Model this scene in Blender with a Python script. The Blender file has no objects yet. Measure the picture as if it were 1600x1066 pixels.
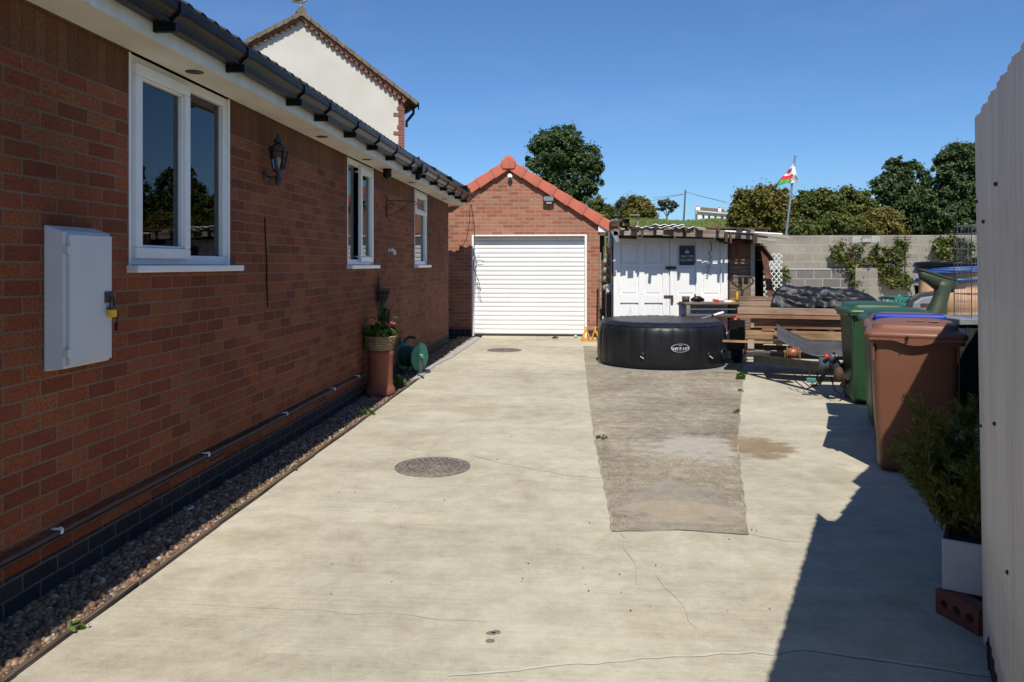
import bpy, math, random
import numpy as np
from mathutils import Vector, Matrix, noise as mnoise
S = bpy.context.scene
R = math.radians
random.seed(7); NP = np.random.RandomState(11)
# ------------------------------------------------------------------ camera
TH = math.atan(97/1200); CT, ST = math.cos(TH), math.sin(TH); CH = 1.48
cam = bpy.data.cameras.new('camera'); cam_o = bpy.data.objects.new('camera', cam); S.collection.objects.link(cam_o)
cam_o.location = (0, 0, CH); cam_o.rotation_euler = (R(90), 0, TH)
cam.sensor_width = 36; cam.lens = 27; cam.shift_y = -119/1600; cam.clip_start = 0.05; cam.clip_end = 4000
S.camera = cam_o
# ------------------------------------------------------------------ sky, sun, exposure
TOSUN = Vector((0.042, -0.80, 1.0)).normalized()
W = bpy.data.worlds.new('World'); S.world = W; W.use_nodes = True
_n = W.node_tree.nodes; _sky = _n.new('ShaderNodeTexSky'); _sky.sky_type = 'NISHITA'; _sky.sun_disc = False
_sky.sun_elevation = R(52); _sky.sun_rotation = R(176); _sky.altitude = 0; _sky.air_density = 1.0; _sky.dust_density = 0.3; _sky.ozone_density = 3.0
_hs = _n.new('ShaderNodeMix'); _hs.data_type = 'RGBA'; _hs.blend_type = 'MULTIPLY'; _hs.inputs[0].default_value = 1.0; _hs.inputs[7].default_value = (0.70, 0.99, 1.34, 1)   # a clear deep blue summer sky
W.node_tree.links.new(_sky.outputs[0], _hs.inputs[6]); _tc = _n.new('ShaderNodeTexCoord'); _mp = _n.new('ShaderNodeMapping'); _mp.inputs['Scale'].default_value = (1, 1, 3.2); _cn = _n.new('ShaderNodeTexNoise'); _cn.inputs['Scale'].default_value = 2.6; _cn.inputs['Detail'].default_value = 7; _cn.inputs['Roughness'].default_value = .62
_cr = _n.new('ShaderNodeValToRGB'); _cr.color_ramp.elements[0].position = .52; _cr.color_ramp.elements[0].color = (0,0,0,1); _cr.color_ramp.elements[1].position = .85; _cr.color_ramp.elements[1].color = (.16,.16,.16,1); _cx = _n.new('ShaderNodeMix'); _cx.data_type = 'RGBA'; _cx.inputs[7].default_value = (6.5, 7.0, 7.8, 1)   # faint thin cloud
for _a, _b in ((_tc.outputs['Generated'], _mp.inputs[0]), (_mp.outputs[0], _cn.inputs['Vector']), (_cn.outputs['Fac'], _cr.inputs[0]), (_cr.outputs[0], _cx.inputs[0]), (_hs.outputs[2], _cx.inputs[6]), (_cx.outputs[2], _n['Background'].inputs[0])): W.node_tree.links.new(_a, _b); _n['Background'].inputs[1].default_value = 0.085
sl = bpy.data.lights.new('sun', 'SUN'); sl.energy = 5.0; sl.angle = R(0.5); sl.color = (1.0, 0.95, 0.87)
so = bpy.data.objects.new('sun', sl); S.collection.objects.link(so); so.rotation_euler = (-TOSUN).to_track_quat('-Z', 'Y').to_euler()
S.view_settings.view_transform = 'Standard'; S.view_settings.look = 'None'; S.view_settings.gamma = 1; S.view_settings.exposure = 0.12
# ------------------------------------------------------------------ measuring from the photograph (1600 px wide)
def C2W(r, d, z=0.0): return Vector((r*CT - d*ST, r*ST + d*CT, z))
def PD(u, v, d): return C2W((u-800)/1200*d, d, CH + (414-v)/1200*d)
def G(u, v, z=0.0): return PD(u, v, (CH-z)*1200/(v-414))
def PY(u, v, Y):
    k = (u-800)/1200; d = Y/(k*ST+CT); return PD(u, v, d)
def PX(u, v, X):
    k = (u-800)/1200; d = X/(k*CT-ST); return PD(u, v, d)
def fbm(x, y, z=0, o=3):
    return sum(mnoise.noise(Vector((x*2**i, y*2**i, z*2**i)))/2**i for i in range(o))
# ------------------------------------------------------------------ mesh builder
class MB:
    def __init__(s): s.v = []; s.f = []; s.sm = []; s.mi = []
    def add(s, vs, fs, smooth=False, mi=0):
        b = len(s.v); s.v += [tuple(p) for p in vs]
        for f in fs: s.f.append(tuple(i+b for i in f)); s.sm.append(smooth); s.mi.append(mi)
        return s
    def box(s, x0, x1, y0, y1, z0, z1, mi=0):
        vs = [(x, y, z) for z in (z0, z1) for y in (y0, y1) for x in (x0, x1)]
        return s.add(vs, [(0,2,3,1),(4,5,7,6),(0,1,5,4),(2,6,7,3),(0,4,6,2),(1,3,7,5)], mi=mi)
    def obox(s, c, size, M=None, mi=0):            # oriented box, M 3x3 matrix
        M = M or Matrix.Identity(3); c = Vector(c); h = [a/2 for a in size]
        vs = [c + M @ Vector((x*h[0], y*h[1], z*h[2])) for z in (-1,1) for y in (-1,1) for x in (-1,1)]
        return s.add(vs, [(0,2,3,1),(4,5,7,6),(0,1,5,4),(2,6,7,3),(0,4,6,2),(1,3,7,5)], mi=mi)
    def bar(s, a, b, w, h, up=(0,0,1)):             # rectangular bar from a to b
        a = Vector(a); b = Vector(b); d = b-a; L = d.length; d.normalize(); u = Vector(up)
        x = d.cross(u)
        if x.length < 1e-4: x = d.cross(Vector((1,0,0)))
        x.normalize(); z = x.cross(d)
        M = Matrix((x, d, z)).transposed()
        return s.obox((a+b)/2, (w, L, h), M)
    def tube(s, pts, r, n=8, cap=True, closed=False):
        pts = [Vector(p) for p in pts]; N = len(pts); rs = r if isinstance(r, (list, tuple)) else [r]*N
        rings = []; prev = None
        for i, p in enumerate(pts):
            if closed: t = pts[(i+1) % N]-pts[i-1]
            else: t = pts[min(i+1, N-1)]-pts[max(i-1, 0)]
            if t.length < 1e-9: t = Vector((0,0,1))
            t.normalize()
            if prev is None:
                a = Vector((0,0,1)) if abs(t.z) < .9 else Vector((1,0,0)); x = t.cross(a).normalized()
            else:
                x = prev - t*prev.dot(t); x = x.normalized() if x.length > 1e-6 else t.orthogonal().normalized()
            prev = x; y = t.cross(x)
            rings.append([p + (x*math.cos(2*math.pi*k/n)+y*math.sin(2*math.pi*k/n))*rs[i] for k in range(n)])
        vs = [q for rg in rings for q in rg]; fs = []
        for i in range(N if closed else N-1):
            j = (i+1) % N
            for k in range(n): fs.append((i*n+k, i*n+(k+1) % n, j*n+(k+1) % n, j*n+k))
        s.add(vs, fs, True)
        if cap and not closed: s.add(rings[0], [tuple(range(n))[::-1]]); s.add(rings[-1], [tuple(range(n))])
        return s
    def loft(s, rings, smooth=True, cap0=True, cap1=True, mi=0):
        n = len(rings[0]); vs = [q for rg in rings for q in rg]; fs = []
        for i in range(len(rings)-1):
            for k in range(n): fs.append((i*n+k, i*n+(k+1) % n, (i+1)*n+(k+1) % n, (i+1)*n+k))
        if cap0: fs.append(tuple(range(n))[::-1])
        if cap1: fs.append(tuple((len(rings)-1)*n+k for k in range(n)))
        return s.add(vs, fs, smooth, mi)
    def lathe(s, prof, c=(0,0,0), n=24, rmod=None, axis='z', M=None):
        rings = []; c = Vector(c)
        for (r, z) in prof:
            rg = []
            for k in range(n):
                a = 2*math.pi*k/n; rr = r*(rmod(a, z) if rmod else 1)
                p = Vector((rr*math.cos(a), rr*math.sin(a), z))
                if M: p = M @ p
                rg.append(c+p)
            rings.append(rg)
        return s.loft(rings)
    def prism(s, poly, e, smooth=False):            # polygon (3D pts) extruded by vector e
        n = len(poly); e = Vector(e); a = [Vector(p) for p in poly]; b = [p+e for p in a]
        fs = [tuple(range(n))[::-1], tuple(range(n, 2*n))] + [(k, (k+1) % n, n+(k+1) % n, n+k) for k in range(n)]
        return s.add(a+b, fs, smooth)
    def grid(s, fn, nu, nv, smooth=True, mi=0):
        vs = [fn(i/nu, j/nv) for j in range(nv+1) for i in range(nu+1)]
        fs = [(j*(nu+1)+i, j*(nu+1)+i+1, (j+1)*(nu+1)+i+1, (j+1)*(nu+1)+i) for j in range(nv) for i in range(nu)]
        return s.add(vs, fs, smooth, mi)
    def sphere(s, c, r, n=12, m=8, sc=(1,1,1)):
        prof = [(max(1e-4, math.sin(math.pi*i/m)), -math.cos(math.pi*i/m)) for i in range(m+1)]
        rings = [[Vector(c)+Vector((r*sc[0]*p*math.cos(2*math.pi*k/n), r*sc[1]*p*math.sin(2*math.pi*k/n), r*sc[2]*z)) for k in range(n)] for p, z in prof]
        return s.loft(rings)
ACC = {}; ORG = {}
def finish(me, mats):
    for m in (mats if isinstance(mats, (list, tuple)) else [mats]): me.materials.append(m)
def obj(name, mb, mat, parent=None, bevel=0, origin=None, seg=2, fix=True):
    V = np.array(mb.v, dtype=float)
    root = parent
    while root is not None and root.parent is not None: root = root.parent
    off = np.array(ORG.get(root, (0, 0, 0)), dtype=float)
    V = V - off
    lo, hi = V.min(0), V.max(0)
    c = np.array([(lo[0]+hi[0])/2, (lo[1]+hi[1])/2, lo[2]]) if origin is None else np.array(origin, dtype=float)-off
    me = bpy.data.meshes.new(name); me.from_pydata((V-c).tolist(), [], mb.f); 
    me.polygons.foreach_set('use_smooth', mb.sm); me.polygons.foreach_set('material_index', mb.mi)
    finish(me, mat)
    # uv in metres by box projection (thing coordinates)
    me.update(); uvl = me.uv_layers.new(name='uv'); nl = len(me.loops)
    vi = np.empty(nl, int); me.loops.foreach_get('vertex_index', vi)
    nr = np.empty(len(me.polygons)*3); me.polygons.foreach_get('normal', nr); nr = np.abs(nr.reshape(-1, 3))
    lt = np.empty(len(me.polygons), int); me.polygons.foreach_get('loop_total', lt)
    ax = np.repeat(np.argmax(nr, 1), lt); P = (V+off)[vi]
    uv = np.where((ax == 0)[:, None], P[:, [1, 2]], np.where((ax == 1)[:, None], P[:, [0, 2]], P[:, [0, 1]]))
    uvl.data.foreach_set('uv', uv.ravel())
    if fix:
        import bmesh
        b = bmesh.new(); b.from_mesh(me); bmesh.ops.recalc_face_normals(b, faces=b.faces); b.to_mesh(me); b.free()
    o = bpy.data.objects.new(name, me); S.collection.objects.link(o)
    if parent is not None: o.parent = parent
    o.location = Vector(c - ACC.get(parent, np.zeros(3))); ACC[o] = c
    if parent is None: ACC[o] = c*0; ORG[o] = tuple(c)
    if bevel:
        m = o.modifiers.new('bevel', 'BEVEL'); m.width = bevel; m.segments = seg; m.limit_method = 'ANGLE'; m.angle_limit = R(40)
        m.harden_normals = False
    return o
def thing(name, label, cat, loc=(0,0,0), rotz=0, group=None, local=False):
    o = bpy.data.objects.new(name, None); S.collection.objects.link(o); o.empty_display_size = .2
    o.location = loc; o.rotation_euler = (0, 0, rotz); ACC[o] = np.zeros(3); ORG[o] = (0,0,0) if local else tuple(loc)
    return tag(o, label, cat, group)
def tag(o, label, cat, group=None):
    o['label'] = label; o['category'] = cat
    if group: o['group'] = group
    return o
def struct(o, kind='structure'): o['kind'] = kind; return o
def dup(t, loc, rotz=None, label=None):
    def cp(o, par):
        c = o.copy(); S.collection.objects.link(c)
        if par is not None: c.parent = par
        for ch in o.children: cp(ch, c)
        return c
    c = cp(t, None); c.location = loc
    if rotz is not None: c.rotation_euler = (0, 0, rotz)
    if label: c['label'] = label
    return c
# ------------------------------------------------------------------ materials
def newmat(name):
    m = bpy.data.materials.new(name); m.use_nodes = True; nt = m.node_tree; b = nt.nodes['Principled BSDF']; return m, nt, b
def nd(nt, t, **k):
    n = nt.nodes.new(t)
    for a, v in k.items():
        if a in n.inputs.keys() if isinstance(a, str) else False: n.inputs[a].default_value = v
        else: setattr(n, a, v)
    return n
def L(nt, a, b): nt.links.new(a, b)
def c4(c): return (c[0], c[1], c[2], 1)
def ramp(nt, fac, stops):
    r = nt.nodes.new('ShaderNodeValToRGB'); e = r.color_ramp.elements
    while len(e) < len(stops): e.new(0.5)
    for i, (p, c) in enumerate(stops): e[i].position = p; e[i].color = c4(c) if len(c) == 3 else c
    L(nt, fac, r.inputs[0]); return r.outputs[0]
def noise(nt, vec, scale, detail=4, rough=.55):
    n = nt.nodes.new('ShaderNodeTexNoise'); n.inputs['Scale'].default_value = scale; n.inputs['Detail'].default_value = detail; n.inputs['Roughness'].default_value = rough
    if vec is not None: L(nt, vec, n.inputs['Vector'])
    return n.outputs['Fac']
def coord(nt, kind='Object', scale=None):
    t = nt.nodes.new('ShaderNodeTexCoord'); o = t.outputs[kind]
    if scale is not None:
        m = nt.nodes.new('ShaderNodeMapping'); m.inputs['Scale'].default_value = scale; L(nt, o, m.inputs['Vector']); o = m.outputs[0]
    return o
def mix(nt, fac, a, b, mode='MIX'):
    n = nt.nodes.new('ShaderNodeMix'); n.data_type = 'RGBA'; n.blend_type = mode
    for s, v in ((n.inputs[0], fac), (n.inputs[6], a), (n.inputs[7], b)):
        if hasattr(v, 'links'): L(nt, v, s)
        else: s.default_value = v if isinstance(v, float) else c4(v)
    return n.outputs[2]
def bump(nt, b, h, strength=.3, dist=.01):
    n = nt.nodes.new('ShaderNodeBump'); n.inputs['Strength'].default_value = strength; n.inputs['Distance'].default_value = dist
    L(nt, h, n.inputs['Height']); L(nt, n.outputs[0], b.inputs['Normal']); return n
def mth(nt, op, a, b=None):
    n = nt.nodes.new('ShaderNodeMath'); n.operation = op
    for i, v in enumerate((a, b)):
        if v is None: continue
        if hasattr(v, 'links'): L(nt, v, n.inputs[i])
        else: n.inputs[i].default_value = v
    return n.outputs[0]
def mat(name, c1, c2=None, scale=8, rough=.6, bmp=.0, metal=0, sx=None, lo=.35, hi=.65, spec=.5, kind='Object', bd=.01, detail=6):
    m, nt, b = newmat(name); c2 = c2 or tuple(x*.8 for x in c1)
    f = noise(nt, coord(nt, kind, sx), scale, detail, .6)
    L(nt, ramp(nt, f, [(lo, c1), (hi, c2)]), b.inputs['Base Color'])
    b.inputs['Roughness'].default_value = rough; b.inputs['Metallic'].default_value = metal; b.inputs['Specular IOR Level'].default_value = spec
    if bmp: bump(nt, b, f, bmp, bd)
    return m
def brickmat(name, stops, mortar, bw=.225, rh=.075, ms=.005, swap=False, rough=.85, off=.5, dirt=.5, bstr=.6):
    m, nt, b = newmat(name); uv = coord(nt, 'UV')
    if swap:
        sp = nt.nodes.new('ShaderNodeSeparateXYZ'); cb = nt.nodes.new('ShaderNodeCombineXYZ'); L(nt, uv, sp.inputs[0]); L(nt, sp.outputs[0], cb.inputs[1]); L(nt, mth(nt, 'ADD', sp.outputs[1], .075), cb.inputs[0]); uv = cb.outputs[0]
    wob = nt.nodes.new('ShaderNodeTexNoise'); wob.inputs['Scale'].default_value = 3; L(nt, uv, wob.inputs['Vector'])
    va = nt.nodes.new('ShaderNodeVectorMath'); va.operation = 'SCALE'; va.inputs['Scale'].default_value = .008; L(nt, wob.outputs['Color'], va.inputs[0])
    vb = nt.nodes.new('ShaderNodeVectorMath'); vb.operation = 'ADD'; L(nt, uv, vb.inputs[0]); L(nt, va.outputs[0], vb.inputs[1])
    wob2 = nt.nodes.new('ShaderNodeTexNoise'); wob2.inputs['Scale'].default_value = 34; L(nt, uv, wob2.inputs['Vector'])
    vc = nt.nodes.new('ShaderNodeVectorMath'); vc.operation = 'SCALE'; vc.inputs['Scale'].default_value = .009; L(nt, wob2.outputs['Color'], vc.inputs[0])
    vd = nt.nodes.new('ShaderNodeVectorMath'); vd.operation = 'ADD'; L(nt, vb.outputs[0], vd.inputs[0]); L(nt, vc.outputs[0], vd.inputs[1])
    t = nt.nodes.new('ShaderNodeTexBrick'); t.offset = off; t.inputs['Scale'].default_value = 1
    t.inputs['Color1'].default_value = (0,0,0,1); t.inputs['Color2'].default_value = (1,1,1,1); t.inputs['Mortar'].default_value = (0,0,0,1)
    t.inputs['Mortar Size'].default_value = ms; t.inputs['Mortar Smooth'].default_value = .15; t.inputs['Brick Width'].default_value = bw; t.inputs['Row Height'].default_value = rh
    L(nt, vd.outputs[0], t.inputs['Vector'])
    n1 = noise(nt, uv, 13, 8, .75); n2 = noise(nt, uv, 75, 5, .75); n3 = noise(nt, uv, .7, 4, .6)
    k = mth(nt, 'ADD', t.outputs['Color'], mth(nt, 'MULTIPLY', mth(nt, 'SUBTRACT', n1, .5), .95)); k = mth(nt, 'ADD', mth(nt, 'MULTIPLY', k, .62), .2)
    col = ramp(nt, k, stops)
    col = mix(nt, ramp(nt, n2, [(.40, (0,0,0)), (.62, (.85,.85,.85))]), col, tuple(x*.42 for x in stops[len(stops)//2][1]))
    pl = ramp(nt, noise(nt, uv, 22, 7, .8), [(.58, (0,0,0)), (.74, (.6,.6,.6))]); col = mix(nt, pl, col, tuple(.6*a+.4*b_ for a, b_ in zip(stops[-2][1], mortar)))
    big = ramp(nt, n3, [(.32, (1,1,1)), (.68, (1-dirt*.75,)*3)])
    mo = mix(nt, n2, mortar, tuple(x*.7 for x in mortar))
    f = t.outputs['Fac']
    col = mix(nt, f, col, mo); col = mix(nt, 1.0, col, big, 'MULTIPLY')
    L(nt, col, b.inputs['Base Color']); b.inputs['Roughness'].default_value = rough; b.inputs['Specular IOR Level'].default_value = .25
    h = mth(nt, 'ADD', mth(nt, 'MULTIPLY', f, -1.0), mth(nt, 'MULTIPLY', mth(nt, 'ADD', n1, n2), .35)); bump(nt, b, h, bstr, .006)
    return m
def leafmat(name, stops, rough=.5, tr=.25):
    m, nt, b = newmat(name); g = nt.nodes.new('ShaderNodeNewGeometry')
    n = noise(nt, coord(nt), .9, 3); k = mth(nt, 'ADD', mth(nt, 'MULTIPLY', g.outputs['Random Per Island'], .75), mth(nt, 'MULTIPLY', mth(nt, 'SUBTRACT', n, .38), .9))
    c = ramp(nt, k, stops); L(nt, c, b.inputs['Base Color']); b.inputs['Roughness'].default_value = rough; b.inputs['Specular IOR Level'].default_value = .3
    t = nt.nodes.new('ShaderNodeBsdfTranslucent'); L(nt, c, t.inputs[0]); ms = nt.nodes.new('ShaderNodeMixShader'); ms.inputs[0].default_value = tr+.05
    L(nt, b.outputs[0], ms.inputs[1]); L(nt, t.outputs[0], ms.inputs[2]); L(nt, ms.outputs[0], nt.nodes['Material Output'].inputs[0]); return m
def islandmat(name, stops, rough=.6, bmp=0):
    m, nt, b = newmat(name); g = nt.nodes.new('ShaderNodeNewGeometry'); n = noise(nt, coord(nt), 120, 3)
    c = ramp(nt, g.outputs['Random Per Island'], stops); c = mix(nt, mth(nt, 'MULTIPLY', n, .5), c, (.05,.045,.04)); L(nt, c, b.inputs['Base Color']); b.inputs['Roughness'].default_value = rough
    return m
def woodmat(name, c1, c2, axis=0, rough=.8, s=1.0):
    sc = [22*s, 22*s, 22*s]; sc[axis] = 1.3*s
    m, nt, b = newmat(name); co = coord(nt, 'Object', tuple(sc)); f = noise(nt, co, 1.6, 8, .7); f2 = noise(nt, coord(nt), 2.5, 3)
    g = nt.nodes.new('ShaderNodeObjectInfo')
    k = mth(nt, 'ADD', f, mth(nt, 'MULTIPLY', mth(nt, 'SUBTRACT', f2, .5), .5)); k = mth(nt, 'ADD', k, mth(nt, 'MULTIPLY', mth(nt, 'SUBTRACT', g.outputs['Random'], .5), .25))
    L(nt, ramp(nt, k, [(.25, tuple(x*.55 for x in c2)), (.45, c2), (.62, c1), (.8, tuple(min(1, x*1.15) for x in c1))]), b.inputs['Base Color'])
    b.inputs['Roughness'].default_value = rough; b.inputs['Specular IOR Level'].default_value = .25; bump(nt, b, f, .35, .004); return m

M = {}
M['brick'] = brickmat('red brick', [(0, (.10,.030,.017)), (.25, (.22,.056,.026)), (.55, (.33,.086,.033)), (.82, (.38,.135,.052)), (1, (.27,.12,.065))], (.235,.175,.12))
M['soldier'] = brickmat('upright brick', [(0, (.14,.048,.022)), (.5, (.22,.085,.036)), (1, (.29,.13,.055))], (.10,.07,.05), swap=True, off=0.0)
M['plinth'] = brickmat('blue brick', [(0, (.026,.026,.03)), (.5, (.045,.043,.047)), (1, (.07,.06,.06))], (.17,.15,.13), bstr=.5)
M['gbrick'] = brickmat('rosy brick', [(0, (.16,.055,.042)), (.2, (.33,.095,.056)), (.45, (.45,.155,.09)), (.7, (.50,.23,.14)), (.88, (.44,.26,.18)), (1, (.24,.115,.085))], (.42,.34,.255), ms=.006, dirt=.3)
M['block'] = brickmat('concrete block', [(0, (.30,.27,.225)), (.5, (.37,.335,.275)), (1, (.44,.40,.33))], (.46,.43,.37), bw=.45, rh=.225, ms=.008, dirt=.5, bstr=.35)
M['darkblock'] = brickmat('dark block', [(0, (.13,.125,.12)), (.5, (.2,.19,.175)), (1, (.33,.3,.25))], (.44,.41,.36), bw=.45, rh=.225, ms=.010, dirt=.3)
M['upvc'] = mat('white plastic', (.80,.80,.79), (.74,.74,.72), 3, .32, spec=.5)
M['fascia'] = mat('white board', (.80,.79,.75), (.68,.66,.60), 1.4, .42, sx=(1, 3, 1))
M['soffit'] = mat('soffit board', (.78,.75,.68), (.66,.60,.49), 1.2, .5)
M['black_plastic'] = mat('black plastic', (.008,.008,.009), (.013,.013,.014), 6, .3, spec=.16)
M['rooftile'] = mat('dark roof tile', (.022,.022,.025), (.05,.05,.05), 9, .75, .3)
M['redtile'] = mat('red clay tile', (.52,.135,.075), (.40,.10,.06), 5, .6, .15)
M['steel'] = mat('galvanised steel', (.45,.46,.47), (.33,.34,.35), 12, .4, metal=.8)
M['rust'] = mat('rusty steel', (.10,.045,.025), (.05,.03,.022), 25, .8, .4)
M['blackmetal'] = mat('black metal', (.02,.02,.022), (.045,.04,.037), 12, .5, .15)
M['rubber'] = mat('black rubber', (.02,.02,.02), (.035,.034,.033), 14, .8, .2)
M['vinyl'] = mat('black vinyl', (.008,.009,.011), (.013,.014,.017), 5, .42, .08, spec=.3)
M['coverfabric'] = mat('black cover fabric', (.006,.0065,.009), (.011,.012,.018), 6, .45, .4, spec=.25)
M['vinylcover'] = mat('navy black vinyl', (.009,.011,.018), (.014,.017,.028), 5, .42, .12, spec=.3)
M['mattdark'] = mat('dark void', (.012,.011,.010), (.02,.018,.016), 4, .95)  # near-black: painted shade of rooms, openings, holes and gaps; also the basket liner
M['whitepaint'] = None
M['leaf_dark'] = leafmat('dark leaves', [(0, (.036,.06,.024)), (.4, (.07,.11,.038)), (.75, (.115,.16,.056)), (1, (.16,.195,.075))])
M['leaf_haw'] = leafmat('hawthorn leaves', [(0, (.085,.088,.02)), (.35, (.15,.148,.031)), (.65, (.215,.19,.043)), (.85, (.25,.17,.043)), (1, (.28,.13,.045))])
M['leaf_mid'] = leafmat('green leaves', [(0, (.055,.072,.017)), (.4, (.11,.135,.029)), (.8, (.17,.185,.045)), (1, (.22,.205,.065))])
M['leaf_grey'] = leafmat('grey green leaves', [(0, (.05,.065,.035)), (.5, (.10,.12,.07)), (1, (.15,.16,.10))])
M['leaf_fresh'] = leafmat('fresh leaves', [(0, (.04,.085,.012)), (.5, (.085,.16,.02)), (1, (.16,.24,.04))])
M['needle'] = leafmat('needle leaves', [(0, (.07,.10,.014)), (.5, (.14,.17,.026)), (1, (.25,.25,.045))])
M['bark'] = mat('bark', (.06,.045,.033), (.12,.10,.08), 10, .9, .5)
M['pale_bark'] = mat('pale bark', (.2,.17,.13), (.3,.27,.22), 10, .9, .4)
M['pink'] = mat('pink petal', (.75,.16,.22), (.6,.08,.14), 20, .5)
M['purple'] = mat('purple petal', (.22,.10,.42), (.15,.06,.3), 20, .5)
M['redpetal'] = mat('red petal', (.5,.05,.05), (.35,.03,.03), 20, .5)
M['terracotta'] = mat('terracotta', (.28,.085,.042), (.20,.06,.034), 5, .75, .15)
M['wicker'] = woodmat('wicker', (.36,.26,.15), (.2,.13,.07), 2, s=2)
M['pebble'] = islandmat('pebbles', [(0, (.045,.034,.026)), (.2, (.13,.082,.048)), (.4, (.26,.135,.06)), (.6, (.34,.195,.09)), (.75, (.17,.12,.08)), (.88, (.40,.28,.16)), (.98, (.50,.40,.29)), (1, (.65,.58,.48))], .55)
M['timber_red'] = woodmat('reddish timber', (.26,.135,.078), (.165,.078,.044))
M['timber_grey'] = woodmat('weathered timber', (.29,.20,.135), (.18,.115,.074))
M['timber_pale'] = woodmat('pale timber', (.37,.245,.135), (.25,.15,.075))
M['timber_dark'] = woodmat('dark timber', (.11,.06,.04), (.06,.035,.025))
M['oldgrey'] = woodmat('grey old wood', (.33,.29,.235), (.18,.15,.115))
M['edging'] = woodmat('edging timber', (.20,.15,.11), (.11,.08,.06), 1)
M['browntimberv'] = woodmat('brown plank', (.20,.085,.05), (.11,.05,.03), 2)
M['fencewood'] = woodmat('stained fence wood', (.03,.03,.034), (.018,.018,.02), 2)
M['binbrown'] = mat('brown bin plastic', (.20,.082,.046), (.17,.07,.04), 3, .42, .02)
M['bingreen'] = mat('green bin plastic', (.026,.078,.030), (.02,.062,.025), 3, .42, .02)
M['binblue'] = mat('blue plastic', (.006,.03,.36), (.005,.024,.29), 3, .55)
M['teal'] = mat('teal plastic', (.03,.20,.17), (.02,.14,.12), 4, .45)
M['olive'] = mat('olive rubber', (.034,.05,.025), (.025,.038,.018), 5, .55, .05)
M['greyplastic'] = mat('grey plastic', (.22,.235,.25), (.16,.17,.185), 5, .45)
M['darkgreyplastic'] = mat('dark grey plastic', (.04,.042,.046), (.075,.078,.084), 4, .6, .1, spec=.3)
M['tan'] = mat('tan plastic', (.46,.27,.15), (.38,.21,.11), 5, .6)
M['bluehose'] = mat('blue hose', (.04,.10,.32), (.03,.08,.25), 8, .4)
M['greenhose'] = mat('dark green hose', (.006,.045,.035), (.008,.06,.045), 8, .4)
M['reelgrey'] = mat('blue grey plastic', (.07,.085,.11), (.055,.065,.09), 8, .5)
M['reelgreen'] = mat('green reel plastic', (.02,.16,.10), (.015,.12,.08), 8, .45)
M['yellow'] = mat('yellow paint', (.72,.36,.02), (.62,.27,.015), 12, .45)
M['padyellow'] = mat('yellow plastic', (.78,.48,.01), (.7,.4,.01), 12, .45)
M['redpaint'] = mat('red paint', (.60,.045,.025), (.45,.03,.02), 10, .4)
M['mint'] = mat('mint plastic', (.28,.62,.40), (.22,.52,.33), 6, .45)
M['meter'] = mat('meter box plastic', (.60,.61,.63), (.55,.56,.58), 5, .45)
M['brown_metal'] = mat('brown metal', (.05,.03,.022), (.08,.045,.03), 20, .6)
M['white_sheet'] = mat('weathered white sheet', (.78,.76,.71), (.60,.585,.555), 2.0, .6, .1, sx=(14, 14, .7), lo=.3, hi=.72)
M['whitebox'] = mat('chipped white paint', (.72,.72,.70), (.60,.60,.58), 9, .6, .1)
M['hollowbrick'] = mat('perforated brick', (.25,.085,.055), (.16,.06,.045), 22, .85, .35)
M['airbrick'] = mat('air brick', (.26,.10,.06), (.18,.07,.045), 18, .85, .2)
M['pipe'] = mat('brown pipe', (.05,.03,.022), (.075,.05,.038), 9, .6)
M['whiteclip'] = mat('white clip', (.75,.76,.78), (.7,.7,.72), 9, .4)
M['copper'] = mat('copper wire', (.35,.13,.06), (.25,.09,.045), 40, .5, metal=.4)
M['castiron'] = mat('cast iron', (.12,.10,.085), (.25,.215,.18), 30, .75, .3)
M['kerb'] = mat('pale kerb concrete', (.40,.39,.365), (.31,.30,.28), 14, .85, .2)
M['signblack'] = mat('sign black', (.02,.022,.026), (.028,.03,.034), 12, .5)
M['signwhite'] = mat('sign white', (.7,.7,.68), (.62,.62,.6), 12, .5)
M['logowhite'] = mat('print white', (.72,.74,.77), (.66,.68,.7), 12, .5)
M['flag_white'] = mat('white cloth', (.78,.78,.78), (.72,.72,.72), 8, .8)
M['flag_red'] = mat('red cloth', (.62,.03,.04), (.55,.03,.035), 8, .8)
M['flag_green'] = mat('green cloth', (.04,.36,.08), (.035,.3,.07), 8, .8)
M['render'] = mat('cream render', (.61,.585,.515), (.55,.52,.45), 1.1, .85, .05)
M['mossytile'] = mat('mossy roof tile', (.20,.16,.11), (.11,.09,.065), 5, .85, .3)
M['hbrick'] = brickmat('orange brick', [(0, (.22,.07,.05)), (.5, (.36,.13,.08)), (1, (.45,.2,.12))], (.4,.34,.27))
M['cottagewhite'] = mat('cottage white', (.75,.75,.73), (.68,.68,.66), 1, .7)
M['cottageroof'] = mat('cottage roof', (.16,.11,.085), (.11,.08,.06), 1, .8)
M['feather_w'] = mat('white feather', (.7,.7,.68), (.6,.6,.58), 9, .7)
M['feather_g'] = mat('grey feather', (.22,.23,.24), (.17,.18,.19), 9, .7)
M['soil'] = mat('dark soil', (.05,.037,.027), (.03,.022,.017), 12, .95, .5)
M['lampglass'] = None
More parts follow.
